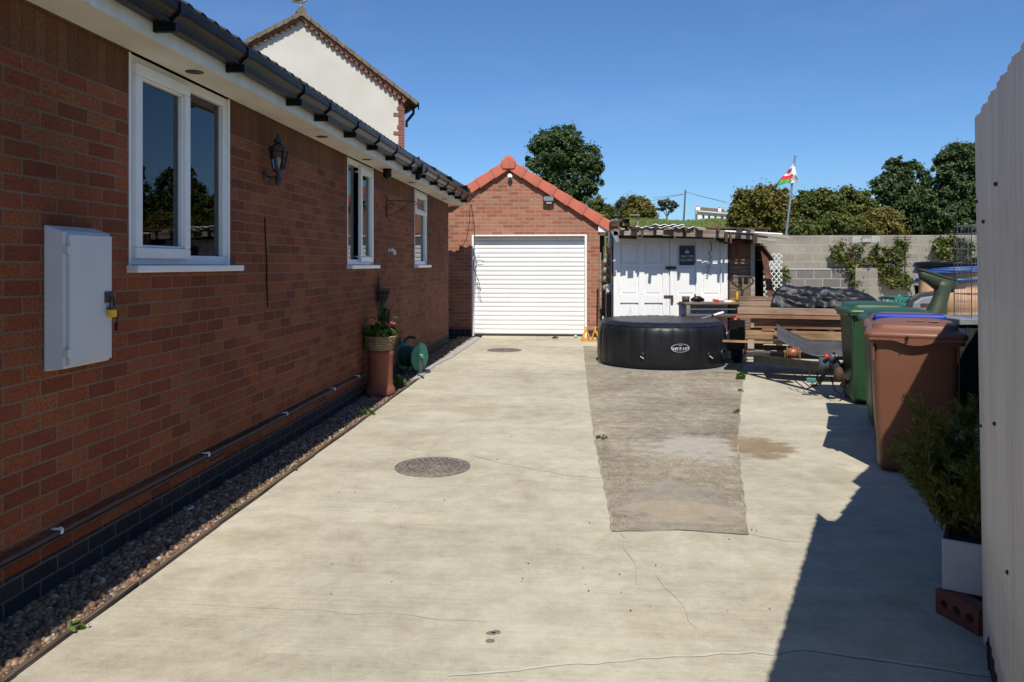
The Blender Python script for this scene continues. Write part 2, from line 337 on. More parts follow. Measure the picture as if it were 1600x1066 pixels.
def glassmat(name, tint, refl=1.75, trans=.55, rough=.0):
    m, nt, b = newmat(name); nt.nodes.remove(b)
    t = nt.nodes.new('ShaderNodeBsdfTransparent'); t.inputs[0].default_value = c4(tint); g = nt.nodes.new('ShaderNodeBsdfGlossy'); g.inputs['Roughness'].default_value = rough
    f = nt.nodes.new('ShaderNodeFresnel'); f.inputs[0].default_value = refl; ms = nt.nodes.new('ShaderNodeMixShader'); L(nt, f.outputs[0], ms.inputs[0]); L(nt, t.outputs[0], ms.inputs[1]); L(nt, g.outputs[0], ms.inputs[2])
    L(nt, ms.outputs[0], nt.nodes['Material Output'].inputs[0]); return m
M['glass'] = glassmat('window glass', (.55,.6,.62), 1.75)
M['lampglass'] = glassmat('lamp glass', (.7,.72,.74), 1.5, rough=.05)
def paintwood():
    m, nt, b = newmat('flaking white paint'); co = coord(nt, 'Object', (30, 30, 2.2)); f = noise(nt, co, 1.0, 8, .72); g = noise(nt, coord(nt), 3.2, 5)
    k = mth(nt, 'ADD', f, mth(nt, 'MULTIPLY', mth(nt, 'SUBTRACT', g, .5), .5))
    L(nt, ramp(nt, k, [(.0, (.80,.79,.76)), (.58, (.76,.75,.72)), (.72, (.60,.58,.54)), (.86, (.38,.34,.29))]), b.inputs['Base Color']); b.inputs['Roughness'].default_value = .6; bump(nt, b, f, .2, .004); return m
M['whitepaint'] = paintwood()
def shutter():
    m, nt, b = newmat('shutter white'); f = noise(nt, coord(nt), 2, 3); L(nt, ramp(nt, f, [(.3, (.80,.80,.79)), (.7, (.76,.76,.74))]), b.inputs['Base Color']); b.inputs['Roughness'].default_value = .38; return m
M['shutter'] = shutter()
def blot(nt, co, c, rx, ry, jag=.5, sc=4.0, inner=.8):
    mp = nt.nodes.new('ShaderNodeMapping'); mp.inputs['Location'].default_value = (-c[0]/rx, -c[1]/ry, 0); mp.inputs['Scale'].default_value = (1/rx, 1/ry, 0); L(nt, co, mp.inputs['Vector'])
    ln = nt.nodes.new('ShaderNodeVectorMath'); ln.operation = 'LENGTH'; L(nt, mp.outputs[0], ln.inputs[0])
    n_ = noise(nt, coord(nt, 'Object', (1, 1.8, 1)), sc, 7, .65)
    return ramp(nt, mth(nt, 'ADD', ln.outputs['Value'], mth(nt, 'MULTIPLY', mth(nt, 'SUBTRACT', n_, .5), jag*4)), [(inner-.12, (1,1,1)), (inner+.30, (0,0,0))])
def concrete(name, cols, brush=.35, speck=.25, rough=.9, s=1.0, blots=()):
    m, nt, b = newmat(name); co = coord(nt)
    br = noise(nt, coord(nt, 'Object', (.35*s, 13*s, 1)), 3.0, 9, .72)         # broom lines across the drive
    br2 = noise(nt, coord(nt, 'Object', (.22*s, 2.2*s, 1)), 1.6, 6, .62)       # broad dragged bands
    bl = noise(nt, co, .55*s, 6, .62); fi = noise(nt, co, 105, 6, .8); md = noise(nt, co, 6*s, 8, .7); gr = noise(nt, co, 26*s, 6, .75)
    k = mth(nt, 'ADD', mth(nt, 'MULTIPLY', mth(nt, 'SUBTRACT', br, .5), brush*1.5), mth(nt, 'MULTIPLY', mth(nt, 'SUBTRACT', br2, .5), brush*1.2))
    k = mth(nt, 'ADD', k, mth(nt, 'MULTIPLY', mth(nt, 'SUBTRACT', bl, .5), 1.05)); k = mth(nt, 'ADD', k, mth(nt, 'MULTIPLY', mth(nt, 'SUBTRACT', fi, .5), speck))
    k = mth(nt, 'ADD', k, mth(nt, 'MULTIPLY', mth(nt, 'SUBTRACT', md, .5), .75+.3*max(0, speck-.4))); k = mth(nt, 'ADD', k, mth(nt, 'MULTIPLY', mth(nt, 'SUBTRACT', gr, .5), speck*.7)); k = mth(nt, 'ADD', k, .5)
    col = ramp(nt, k, cols)
    st = ramp(nt, noise(nt, co, .9*s, 8, .75), [(.52, (1,1,1)), (.72, (.80,.765,.69))]); col = mix(nt, 1.0, col, st, 'MULTIPLY')
    wl = noise(nt, coord(nt, 'Object', (.45*s, 19*s, 1)), 1.5, 7, .7); col = mix(nt, 1.0, col, ramp(nt, wl, [(.60, (1,1,1)), (.78, (.84,.81,.765))]), 'MULTIPLY')
    bb2 = noise(nt, co, .32*s, 5, .7); col = mix(nt, 1.0, col, ramp(nt, bb2, [(.40, (.90,.90,.90)), (.60, (1.04,1.035,1.02))]), 'MULTIPLY')
    sp = nt.nodes.new('ShaderNodeTexVoronoi'); sp.inputs['Scale'].default_value = 5.5; L(nt, co, sp.inputs['Vector'])
    dk = ramp(nt, sp.outputs['Distance'], [(.012, (.45,.43,.4)), (.03, (1,1,1))]); col = mix(nt, .5, col, dk, 'MULTIPLY')
    for (mk, cc, amt) in [(blot(nt, co, *bb[0]), bb[1], bb[2]) for bb in blots]:
        cv = ramp(nt, mth(nt, 'ADD', mth(nt, 'MULTIPLY', fi, .6), mth(nt, 'MULTIPLY', md, .5)), [(.3, cc[0]), (.55, cc[1]), (.8, cc[2])])
        col = mix(nt, mth(nt, 'MULTIPLY', mk, amt), col, cv)
    L(nt, col, b.inputs['Base Color']); b.inputs['Roughness'].default_value = rough; b.inputs['Specular IOR Level'].default_value = .25
    h = mth(nt, 'ADD', mth(nt, 'MULTIPLY', br, .6), mth(nt, 'MULTIPLY', fi, .6)); bump(nt, b, h, .6, .007); return m
def gb(u, v, u0, u1, v0, v1): c_ = G(u, v); return ((c_.x, c_.y), abs(G(u1, v).x-G(u0, v).x)/2, abs(G(u, v0).y-G(u, v1).y)/2)
DAMP = (gb(1186, 699, 1134, 1242, 682, 720)+(.62, 5), ((.12,.08,.045), (.24,.17,.10), (.38,.30,.20)), .9)
WASH = (gb(1095, 698, 1000, 1172, 680, 722)+(.75, 3.2), ((.31,.285,.235), (.40,.37,.31), (.50,.47,.40)), .8)
GREEN = (gb(1310, 745, 1270, 1350, 730, 765)+(.5, 3), ((.24,.22,.14), (.30,.28,.19), (.36,.33,.24)), .5)
TANP = (gb(740, 640, 690, 780, 632, 650)+(.6, 2), ((.33,.26,.17), (.39,.32,.22), (.44,.38,.28)), .6)
LOWG = (gb(1060, 790, 960, 1165, 745, 828)+(.55, 2.2), ((.19,.17,.145), (.28,.25,.205), (.39,.35,.28)), .7)
TANB = (gb(1060, 800, 980, 1160, 780, 822)+(.9, 4), ((.25,.21,.15), (.36,.30,.21), (.45,.38,.27)), .8)
M['concrete'] = concrete('pale concrete', [(.05, (.25,.22,.16)), (.34, (.40,.36,.27)), (.6, (.515,.47,.36)), (.94, (.62,.58,.465))], .26, .6, blots=(GREEN, TANP, DAMP))
M['oldconcrete'] = concrete('worn concrete', [(.05, (.11,.092,.066)), (.34, (.225,.19,.137)), (.58, (.325,.282,.205)), (.92, (.52,.465,.355))], .35, 1.5, s=1.7, blots=(LOWG, TANB, WASH, DAMP))
M['cement'] = concrete('cement wash', [(.1, (.36,.34,.30)), (.5, (.48,.45,.40)), (.9, (.55,.52,.46))], .2, .3)
M['wash'] = mat('cement smear', (.52,.49,.41), (.46,.43,.35), 9, .9)
M['damp'] = concrete('damp sandy patch', [(.1, (.13,.085,.045)), (.5, (.21,.145,.085)), (.9, (.32,.24,.15))], .1, .9)
M['crackm'] = mat('crack', (.25,.215,.16), (.42,.37,.285), 7, .95)
def grassmat():
    m, nt, b = newmat('hill grass'); co = coord(nt); a = noise(nt, co, .25, 5); f = noise(nt, coord(nt, 'Object', (6, 2.5, 6)), 1.0, 6, .75)
    k = mth(nt, 'ADD', mth(nt, 'MULTIPLY', a, .5), mth(nt, 'MULTIPLY', f, .5)); L(nt, ramp(nt, k, [(.35, (.07,.105,.015)), (.5, (.12,.16,.025)), (.62, (.17,.19,.045)), (.75, (.24,.22,.09))]), b.inputs['Base Color']); b.inputs['Roughness'].default_value = .9
    bump(nt, b, f, .8, .15); return m
def sheetmat():
    m = M['white_sheet']; nt = m.node_tree; b = nt.nodes['Principled BSDF']; src = b.inputs['Base Color'].links[0].from_socket
    t = nt.nodes.new('ShaderNodeBsdfTranslucent'); L(nt, src, t.inputs[0]); ms = nt.nodes.new('ShaderNodeMixShader'); ms.inputs[0].default_value = .22; L(nt, b.outputs[0], ms.inputs[1]); L(nt, t.outputs[0], ms.inputs[2]); L(nt, ms.outputs[0], nt.nodes['Material Output'].inputs[0])
sheetmat()
M['grass'] = grassmat()
M['bladegrass'] = leafmat('grass blades', [(0, (.09,.125,.02)), (.5, (.15,.19,.035)), (1, (.28,.26,.10))])
# ------------------------------------------------------------------ terrain, drive
def terr(x, y):
    def ss(a, b, t): t = min(1, max(0, (t-a)/(b-a))); return t*t*(3-2*t)
    h = -.06 + 3.92*ss(23, 45, y) + 6.0*ss(50, 155, y)
    if y > 23: h += .35*fbm(x*.07, y*.05)*ss(23, 40, y) + .1*fbm(x*.5, y*.3)*ss(26, 40, y)
    if 30 < y < 75: h += (.30*math.exp(-((x-3.4)/2.2)**2) + .22*math.exp(-((x-8.2)/1.2)**2) - .75*ss(9, 13, x))*ss(34, 44, y)*(1-ss(50, 70, y))
    return h
mb = MB()
xs = [-900, -300, -120, -70, -45] + [x*1.0 for x in range(-34, 60, 1)] + [70, 100, 160, 300, 900]
ys = [-600, -150, -40, -10, 0, 10, 20, 23] + [24+i*.9 for i in range(40)] + [62, 68, 76, 86, 98, 112, 130, 150, 175, 220, 300, 500, 1200, 3000]
vs = [(x, y, terr(x, y)) for y in ys for x in xs]; nx = len(xs)
mb.add(vs, [(j*nx+i, j*nx+i+1, (j+1)*nx+i+1, (j+1)*nx+i) for j in range(len(ys)-1) for i in range(nx-1)], True)
struct(obj('hillside', mb, M['grass'], fix=False))
# kerb line
KL = [G(20, 1060), G(300, 855), G(470, 730), G(612, 623)]
KX = -2.0
mb = MB(); n = 60
poly = [(KX, -3, 0)] + [(KX+.012*fbm(0, y*.8), y, 0) for y in np.arange(0, 9.6, .4)]
crv = [(656, 592), (682, 571), (707, 559), (724.5, 547), (742, 535.5), (751, 528)]
poly += [tuple(G(u, v)) for u, v in crv] + [(-1.9, 16.0, 0), (.53, 16.0, 0), (.53, 22.5, 0), (14, 22.5, 0), (14, -3, 0)]
mb.add([(p[0], p[1], 0) for p in poly], [tuple(range(len(poly)))])
drive = struct(obj('driveway', mb, M['concrete'], fix=False, origin=(0,0,0)))
def ribbon(pts, w, z, jit=0):
    m = MB(); P = []
    for i in range(len(pts)-1):
        a, b = Vector(pts[i]), Vector(pts[i+1]); k = max(2, int((b-a).length/.06))
        for j in range(k): P.append(a.lerp(b, j/k))
    P.append(Vector(pts[-1])); vs = []
    for i, p in enumerate(P):
        t = (P[min(i+1, len(P)-1)]-P[max(i-1, 0)]).normalized(); s = Vector((-t.y, t.x, 0)); q = p + s*jit*fbm(p.x*6, p.y*6, 3.1); ww = w*(.45+.9*abs(fbm(p.x*9, p.y*9, 8)))
        vs += [(q.x-s.x*ww/2, q.y-s.y*ww/2, z), (q.x+s.x*ww/2, q.y+s.y*ww/2, z)]
    m.add(vs, [(2*i, 2*i+1, 2*i+3, 2*i+2) for i in range(len(P)-1)]); return m
def patch(pts, z, jit=.03, step=.08, seed=0):
    P = []; n = len(pts)
    for i in range(n):
        a, b = Vector(pts[i]), Vector(pts[(i+1) % n]); k = max(1, int((b-a).length/step))
        for j in range(k):
            q = a.lerp(b, j/k); P.append((q.x+jit*fbm(q.x*3.1, q.y*3.1, seed), q.y+jit*fbm(q.x*3.1, q.y*3.1, seed+5), z))
    m = MB(); m.add(P, [tuple(range(len(P)))]); return m
old = [G(912, 541), G(1163, 552), G(1160, 600), G(1152, 690), G(1168, 836), G(1060, 829), G(957, 831), G(945, 760), G(930, 690), G(918, 600)]
ws = struct(obj('worn_concrete_strip', patch(old, .004, .014, .025), M['oldconcrete'], fix=False, origin=(0,0,0)))
M['gap'] = mat('dirty joint', (.20,.17,.12), (.40,.35,.265), 7, .95)
for seq, wd in ((old[0:1]+old[:5:-1], .016), (old[1:5], .016), (old[4:7], .010)): obj('joint', ribbon(seq, wd, .006, .014), M['gap'], ws, fix=False)
for pts, w in (([G(430, 731), G(520, 728), G(620, 733)], .004), ([G(740, 712), G(800, 728), G(880, 742), G(945, 748)], .007), ([G(300, 945), G(560, 958), G(760, 972)], .003),
               ([G(970, 834), G(985, 872), G(1000, 915)], .004), ([G(1020, 900), G(1075, 960), G(1090, 985)], .0025), ([G(1168, 836), G(1230, 845), G(1300, 850)], .006), ([G(700, 661), G(790, 654), G(880, 655)], .003)):
    obj('crack', ribbon(pts, w, .003, .03), M['crackm'], drive, fix=False)
obj('crack', ribbon([G(700, 1058), G(1000, 1030), G(1250, 1016), G(1480, 1045), G(1560, 1058)], .022, .003, .03), M['wash'], drive, fix=False)
for (u, v) in ((768, 990), (766, 1002), (1010, 1075), (776, 988)):
    c = G(u, v)
    obj('oil_spot', patch([c+Vector((math.cos(a)*.026*(.6+.5*abs(fbm(math.cos(a)*2+u, math.sin(a)*2, v))), math.sin(a)*.02*(.5+.8*abs(fbm(math.cos(a)*3+v, math.sin(a)*3, u))), 0)) for a in np.arange(0, 6.2, .25)], .003, .006, .02), M['castiron'], drive, fix=False)
# small mortar/pebble bits lying on drive
mb = MB()
for i in range(110):
    u, v = random.uniform(500, 1250), 540+(random.random()**1.5)*420; c = G(u, v)
    if c.x < -1.9: continue
    s = random.uniform(.002, .006); mb.obox((c.x, c.y, .004+s*.3), (s, s*1.2, s*.7), Matrix.Rotation(random.random()*6, 3, 'Z'))
struct(obj('grit', mb, M['pebble']), 'stuff')
# manholes
def manhole(c, r, label):
    t = thing('manhole_cover', label, 'manhole cover', (c.x, c.y, 0), group='round manhole covers in the drive')
    m = MB(); m.lathe([(r, .0), (r, .007), (r-.03, .009), (r-.035, .005), (r-.06, .005)], (c.x, c.y, 0), 48); obj('frame', m, M['castiron'], t)
    m = MB(); m.lathe([(r-.036, .002), (r-.036, .006), (.001, .006)], (c.x, c.y, 0), 48)
    for k in range(1, 6):
        rr = (r-.05)*k/5.4; nn = max(6, int(rr*2*math.pi/.045))
        for j in range(nn):
            a = j/nn*2*math.pi; m.obox((c.x+rr*math.cos(a), c.y+rr*math.sin(a), .009), (.028, .026, .008), Matrix.Rotation(a, 3, 'Z'))
    obj('cover', m, M['castiron'], t)
manhole(G(676, 730), .275, 'large round cast iron manhole cover in the middle of the pale drive')
manhole(G(788, 547.5), .30, 'far manhole cover in the drive in front of the white garage door')
# gravel strip : base sheet, edging, kerb, pebbles
mb = MB(); mb.add([(-2.38, -3, -.035), (-1.98, -3, -.035), (-1.98, 10, -.035), (-1.75, 15.9, -.035), (-2.4, 15.9, -.035)], [(0,1,2,3,4)])
struct(obj('gravel_bed', mb, M['soil'], fix=False))
mb = MB(); prev = None
for y in np.arange(1.0, 9.4, .8): mb.obox((KX-.012+.010*fbm(0, y*.8), y+.4, -.012), (.022, .796, .06), Matrix.Rotation(random.uniform(-.012, .012), 3, 'Z'))
struct(obj('timber_edging', mb, M['edging']))
lk = [(640, 596), (668, 575), (695, 559), (714, 545), (735, 532), (743, 527)]; rk = [(656, 592), (682, 571), (707, 559), (724.5, 547), (742, 535.5), (751, 528)]
for i in range(5):
    a, b, c, d = [G(*p) for p in (lk[i], rk[i], rk[i+1], lk[i+1])]; g = .015
    a2, d2, b2, c2 = a.lerp(d, g), a.lerp(d, 1-g), b.lerp(c, g), b.lerp(c, 1-g)
    if i == 0: KP = obj('kerb_stone', MB().prism([p+Vector((0,0,-.05)) for p in (a2, b2, c2, d2)], (0,0,.065)), M['kerb'], bevel=.005)
    else: KP = obj('kerb_stone', MB().prism([p+Vector((0,0,-.05)) for p in (a2, b2, c2, d2)], (0,0,.065)), M['kerb'], bevel=.005)
    struct(KP)
def ico(sub):
    import bmesh
    b = bmesh.new(); bmesh.ops.create_icosphere(b, subdivisions=sub, radius=1); b.verts.ensure_lookup_table()
    v = np.array([x.co[:] for x in b.verts]); f = np.array([[q.index for q in x.verts] for x in b.faces]); b.free(); return v, f
def rawobj(name, V, F, m, smooth=True):
    me = bpy.data.meshes.new(name); nv, nf, k = len(V), len(F), F.shape[1]
    me.vertices.add(nv); me.vertices.foreach_set('co', V.astype(np.float32).ravel()); me.loops.add(nf*k); me.loops.foreach_set('vertex_index', F.astype(np.int32).ravel())
    me.polygons.add(nf); me.polygons.foreach_set('loop_start', np.arange(0, nf*k, k, dtype=np.int32)); me.polygons.foreach_set('use_smooth', np.full(nf, smooth)); me.update(calc_edges=True); me.validate()
    finish(me, m); o = bpy.data.objects.new(name, me); S.collection.objects.link(o); ACC[o] = np.zeros(3); return o
def scatter(tv, tf, P, scl, seed=0):               # random rotated copies of template
    rs = np.random.RandomState(seed); n = len(P); q = rs.normal(size=(n, 4)); q /= np.linalg.norm(q, axis=1)[:, None]
    w, x, y, z = q.T; Rm = np.stack([1-2*(y*y+z*z), 2*(x*y-z*w), 2*(x*z+y*w), 2*(x*y+z*w), 1-2*(x*x+z*z), 2*(y*z-x*w), 2*(x*z-y*w), 2*(y*z+x*w), 1-2*(x*x+y*y)], 1).reshape(n, 3, 3)
    V = np.einsum('nij,nkj->nki', Rm, tv[None]*scl[:, None, :]) + P[:, None, :]
    F = (tf[None]+(np.arange(n)*len(tv))[:, None, None]).reshape(-1, tf.shape[1]); return V.reshape(-1, 3), F
parts = []; base = 0
for (y0, y1, n, sub, s0) in ((1.6, 5.2, 7600, 2, .0145), (5.2, 9.6, 7000, 1, .0155), (9.6, 15.6, 4200, 1, .021)):
    y = NP.uniform(y0, y1, n); xr = np.where(y < 9.5, -2.02, np.interp(y, [9.5, 11, 12.6, 14, 15.6], [-2.03, -2.02, -1.98, -1.88, -1.84])); x = -2.38+(xr+2.38)*NP.uniform(.02, .98, n)
    hump = .02*np.sin((x+2.38)/.36*math.pi)
    P = np.stack([x, y, -.028+hump*.6+NP.uniform(0, .018, n)], 1); sc = s0*NP.uniform(.5, 1.35, (n, 1))*NP.uniform(.6, 1.15, (n, 3))
    v, f = ico(sub); V, F = scatter(v, f, P, sc, sub+int(y0)); parts.append((V, F+base)); base += len(V)
g = rawobj('gravel', np.concatenate([p[0] for p in parts]), np.concatenate([p[1] for p in parts]), M['pebble']); struct(g, 'stuff')
tag(g, 'brown and grey pebbles between the brick wall and the concrete drive', 'gravel')
# ================================================================== bungalow
WX, WE, WS = -2.38, 14.45, -3.0
B = thing('bungalow', 'long red brick bungalow with black gutter and white window frames', 'house', (-6.2, 6, 0))
WIN = [(3.95, 5.14, 1.46, 2.63), (7.93, 8.96, 1.46, 2.63), (11.35, 12.28, 1.46, 2.63)]
m = MB(); s_ = MB(); ys = [WS]+[y for w in WIN for y in w[:2]]+[WE]
for i in range(0, len(ys), 2):
    m.box(WX-.25, WX, ys[i], ys[i+1], .16, 2.395); s_.box(WX-.25, WX, ys[i], ys[i+1], 2.395, 2.65)
for w in WIN: m.box(WX-.25, WX, w[0], w[1], .16, w[2])
m.box(-10.2, WX-.25, WE-.25, WE, .16, 2.65); m.box(-10.2, -9.95, WS, WE-.25, .16, 2.65); m.box(-9.95, WX-.25, WS, WS+.25, .16, 2.65)
obj('wall', m, M['brick'], B); obj('soldier_course', s_, M['soldier'], B)
m = MB(); m.box(WX-.25, WX+.002, WS, WE+.002, -.1, .16); m.box(-10.2, WX-.25, WE-.25, WE+.002, -.1, .16); obj('plinth', m, M['plinth'], B)
m = MB(); m.box(-9.9, WX-.30, WS+.3, WE-.3, -.02, 0.0); m.box(-4.9, -4.85, WS+.3, WE-.3, 0, 2.6); obj('interior_wall', m, M['mattdark'], B)
def frame_bars(m, y0, y1, z0, z1, w, xa, xb):
    m.box(xa, xb, y0, y1, z1-w, z1); m.box(xa, xb, y0, y1, z0, z0+w); m.box(xa, xb, y0, y0+w, z0+w, z1-w); m.box(xa, xb, y1-w, y1, z0+w, z1-w)
def window(y0, y1, z0, z1, sashes, fixed, sill=True, vent=None):
    m = MB(); frame_bars(m, y0+.003, y1-.003, z0+.02, z1-.004, .058, WX-.075, WX-.012)
    for f in fixed[1:]: m.box(WX-.075, WX-.012, f[0]-.03, f[0]+.03, z0+.078, z1-.062)
    m.box(WX-.02, WX+.004, y0-.012, y0+.012, z0, z1-.004); m.box(WX-.02, WX+.004, y1-.012, y1+.012, z0, z1-.004)
    fr = obj('window', m, M['upvc'], B, bevel=.006)
    for (a, b, c, d) in fixed[0]:
        p = MB(); p.box(WX-.052, WX-.046, a, b, c, d); obj('pane', p, M['glass'], fr)
    for (a, b, c, d) in sashes:
        sm = MB(); frame_bars(sm, a, b, c, d, .062, WX-.06, WX+.018); frame_bars(sm, a+.062, b-.062, c+.062, d-.062, .014, WX-.05, WX+.004); obj('sash', sm, M['upvc'], fr, bevel=.007)
        p = MB(); p.box(WX-.03, WX-.024, a+.07, b-.07, c+.07, d-.07); obj('pane', p, M['glass'], fr)
    sl_ = MB(); sl_.box(WX-.08, WX+.065, y0-.03, y1+.10, z0-.022, z0+.018); obj('sill', sl_, M['upvc'], fr, bevel=.006)
    bl = MB(); bl.box(WX-.21, WX-.20, y1-.20, y1-.02, z0+.05, z1-.05); obj('blind', bl, M['greyplastic'], fr)
    hd = MB(); 
    for (a, b, c, d) in sashes: hd.box(WX-.062-.03, WX-.062, a+.012, a+.035, (c+d)/2-.06, (c+d)/2+.06)
    return fr
y0, y1, z0, z1 = WIN[0]; ym = 4.54
window(y0, y1, z0, z1, [(y0+.035, ym+.035, z0+.055, z1-.05)], ([(ym+.03, y1-.055, z0+.07, z1-.06)], (ym,)))
y0, y1, z0, z1 = WIN[1]; ym = (y0+y1)/2-.02
window(y0, y1, z0, z1, [(ym-.03, y1-.035, z0+.05, z1-.05)], ([(y0+.055, ym-.03, z0+.07, z1-.06)], (ym,)))
y0, y1, z0, z1 = WIN[2]
fr3 = window(y0, y1, z0, z1, [(y0+.035, y1-.035, z0+.80, z1-.05)], ([(y0+.055, y1-.055, z0+.08, z0+.79)],))
# eaves
m = MB(); m.box(WX, -2.14, WS, WE+.31, 2.634, 2.652); m.box(-10.2, WX, WE, WE+.31, 2.634, 2.652)
for yy in (1.2, 6.4, 9.2): m.box(WX+.002, -2.14, yy, yy+.006, 2.631, 2.635)
obj('soffit', m, M['soffit'], B)
for y in (4.42, 6.75, 8.25, 10.6, 13.3):
    k = MB(); k.lathe([(.052, 2.630), (.052, 2.634), (.038, 2.636), (.035, 2.6335), (.001, 2.6335)], (-2.26, y, 0), 20); obj('downlight', k, M['brown_metal'], B)
m = MB(); m.box(-2.14, -2.118, WS, WE+.332, 2.624, 2.84); m.box(-10.3, -2.14, WE+.31, WE+.332, 2.624, 2.84); obj('fascia', m, M['fascia'], B)
for y in (3.2, 8.3, 10.15): m = MB(); m.box(-2.118, -2.1155, y, y+.055, 2.62, 2.835); obj('fascia_joint', m, M['upvc'], B)
# gutter: ogee channel along the side and round the end
prof = [(-2.117, 2.80), (-2.117, 2.705), (-2.10, 2.692), (-2.045, 2.692), (-2.03, 2.70), (-2.026, 2.722), (-2.012, 2.738), (-1.992, 2.752), (-1.985, 2.770), (-1.985, 2.80), (-1.975, 2.806), (-1.975, 2.812), (-1.993, 2.812), (-1.993, 2.775), (-2.03, 2.745), (-2.04, 2.705), (-2.10, 2.705), (-2.108, 2.80)]
EY = WE+.45
m = MB(); m.loft([[Vector((x, WS, z)) for x, z in prof], [Vector((x, EY, z)) for x, z in prof]], smooth=False)
m.loft([[Vector((-2.13, EY-.11+2.12+x, z)) for x, z in prof], [Vector((-10.3, EY-.11+2.12+x, z)) for x, z in prof]], smooth=False)
gut = obj('gutter', m, M['black_plastic'], B)
for i, y in enumerate([-1.2, -.3, .6, 1.5, 2.6, 3.75, 4.56, 5.56, 6.16, 6.97, 7.75, 8.55, 9.44, 10.3, 11.2, 12.06, 12.85, 13.6, 14.3]):
    wd = .075 if i % 4 == 3 else .045; pr = [(x-(.008 if x > -2.05 else 0)+(.016 if x > -2.05 else 0), z-(.012 if z < 2.78 else -.004)) for x, z in prof[:10]]
    k = MB(); k.prism([(x, y-wd/2, z) for x, z in pr], (0, wd, 0)); k.box(-2.118, -1.998, y-wd/2-.012, y-wd/2+.012, 2.655, 2.70); obj('bracket', k, M['black_plastic'], gut)
m = MB(); m.box(-2.117, -1.972, 9.92, 10.04, 2.672, 2.80); m.tube([(-2.05, 9.98, 2.68), (-2.05, 9.98, 2.60)], .036, 12); obj('gutter_outlet', m, M['black_plastic'], gut, bevel=.006)
# roof
PT = math.tan(R(30))
def tiles(m, o, a, up, rng, n, g=.30, per=.15, amp=.014, thick=.022):
    o, a, up = Vector(o), Vector(a), Vector(up); nrm = a.cross(up); nrm = nrm if nrm.z > 0 else -nrm
    for k in range(n):
        s0, s1 = k*g, (k+1)*g+.03; l0, l1 = rng(s0); c = max(2, int((l1-l0)/.0375)); rows = []
        def P(t, s, lift):
            x = l0+(l1-l0)*t; ph = (x/per) % 1; b = amp*(math.sin(2*math.pi*ph)+.35*math.sin(4*math.pi*ph)); return o + a*x + up*s + nrm*(lift+b)
        r0 = [P(i/c, s0, -.012) for i in range(c+1)]; r1 = [P(i/c, s0, thick) for i in range(c+1)]; r2 = [P(i/c, s1, 0) for i in range(c+1)]
        vs = r0+r1+r2; w = c+1
        m.add(vs, [(i, i+1, w+i+1, w+i) for i in range(c)], False); m.add(vs, [(w+i, w+i+1, 2*w+i+1, 2*w+i) for i in range(c)], True)
m = MB(); cs, sn = math.cos(R(30)), math.sin(R(30)); EX = -2.045
tiles(m, (EX, 0, 2.835), (0,1,0), (-cs, 0, sn), lambda s: (WS-.3, EY+.02-s*cs), 16)
m2 = MB(); tiles(m, (0, EY+.02, 2.835), (1,0,0), (0, -cs, sn), lambda s: (-10.36+s*cs, EX-s*cs), 16)
apx = 4.157
m.add([(EX, WS-.3, 2.82), (-10.36, WS-.3, 2.82), (-10.36, EY, 2.82), (-6.2, EY-apx, 2.82+apx*PT), (-6.2, WS-.3, 2.82+apx*PT)], [(1,2,3,4)])
m.add([(EX-.02, WS-.3, 2.80), (-10.36, WS-.3, 2.80), (-10.36, EY, 2.80), (EX-.02, EY, 2.80)], [(0,1,2,3)])
m.add([(EX, WS-.3, 2.82), (-10.36, WS-.3, 2.82), (-6.2, WS-.3, 2.82+apx*PT)], [(0,1,2)])
obj('roof', m, M['rooftile'], B, fix=False)
m = MB(); m.tube([(EX-.03, EY-.02, 2.90), (-6.2, EY-apx, 2.88+apx*PT), (-6.2, WS-.3, 2.88+apx*PT)], .09, 8); obj('ridge', m, M['rooftile'], B)
for y in (4.95, 7.1, 9.6, 12.4):
    m = MB(); m.box(WX-.02, WX+.004, y-.11, y+.11, .175, .24)
    ab = obj('air_brick', m, M['airbrick'], B); k = MB()
    for j in range(9): k.box(WX+.0035, WX+.0055, y-.095+j*.0225, y-.083+j*.0225, .185, .23)
    obj('slot', k, M['mattdark'], ab)
# pipe along the wall foot
t = thing('waste_pipe', 'thin dark pipe clipped along the foot of the red brick wall', 'pipe', (-2.33, 5.5, .2))
m = MB(); m.tube([(-2.345, y, .258+.004*math.sin(y*2)) for y in np.arange(1.4, 8.35, .3)]+[(-2.345, 8.4, .258), (-2.33, 8.43, .24)], .0125, 10); m.tube([(-2.348, 1.4, .232), (-2.348, 7.0, .233)], .008, 6); obj('pipe', m, M['pipe'], t)
for y in (3.33, 4.75, 6.1, 7.35, 8.2):
    m = MB(); m.box(-2.38, -2.328, y-.008, y+.008, .270, .276); m.box(-2.334, -2.328, y-.008, y+.008, .252, .271); m.tube([(-2.36, y-.012, .274), (-2.338, y+.014, .276)], .005, 6); obj('clip', m, M['whiteclip'], t)
# ---- meter box
t = thing('meter_box', 'grey white plastic meter box with a yellow padlock on the brick wall', 'meter box', (-2.33, 3.46, .9))
X0, X1, Y0, Y1 = WX, WX+.105, 3.285, 3.625; Z0, Z1 = 1.01, 1.632
m = MB(); m.loft([[(X0, Y0-.012, Z0-.012), (X0, Y1+.012, Z0-.012), (X0, Y1+.012, Z1+.03), (X0, Y0-.012, Z1+.03)], [(X1-.012, Y0, Z0), (X1-.012, Y1, Z0), (X1-.012, Y1, Z1), (X1-.012, Y0, Z1)]], smooth=False); obj('housing', m, M['meter'], t, bevel=.008)
m = MB(); m.box(X1-.012, X1+.006, Y0+.012, Y1-.012, Z0+.012, Z1-.012); dr = obj('door', m, M['meter'], t, bevel=.004)
for z in (Z0+.07, Z1-.085): m = MB(); m.box(X1-.018, X1+.008, Y0-.004, Y0+.016, z-.018, z+.018); obj('hinge', m, M['meter'], t, bevel=.002)
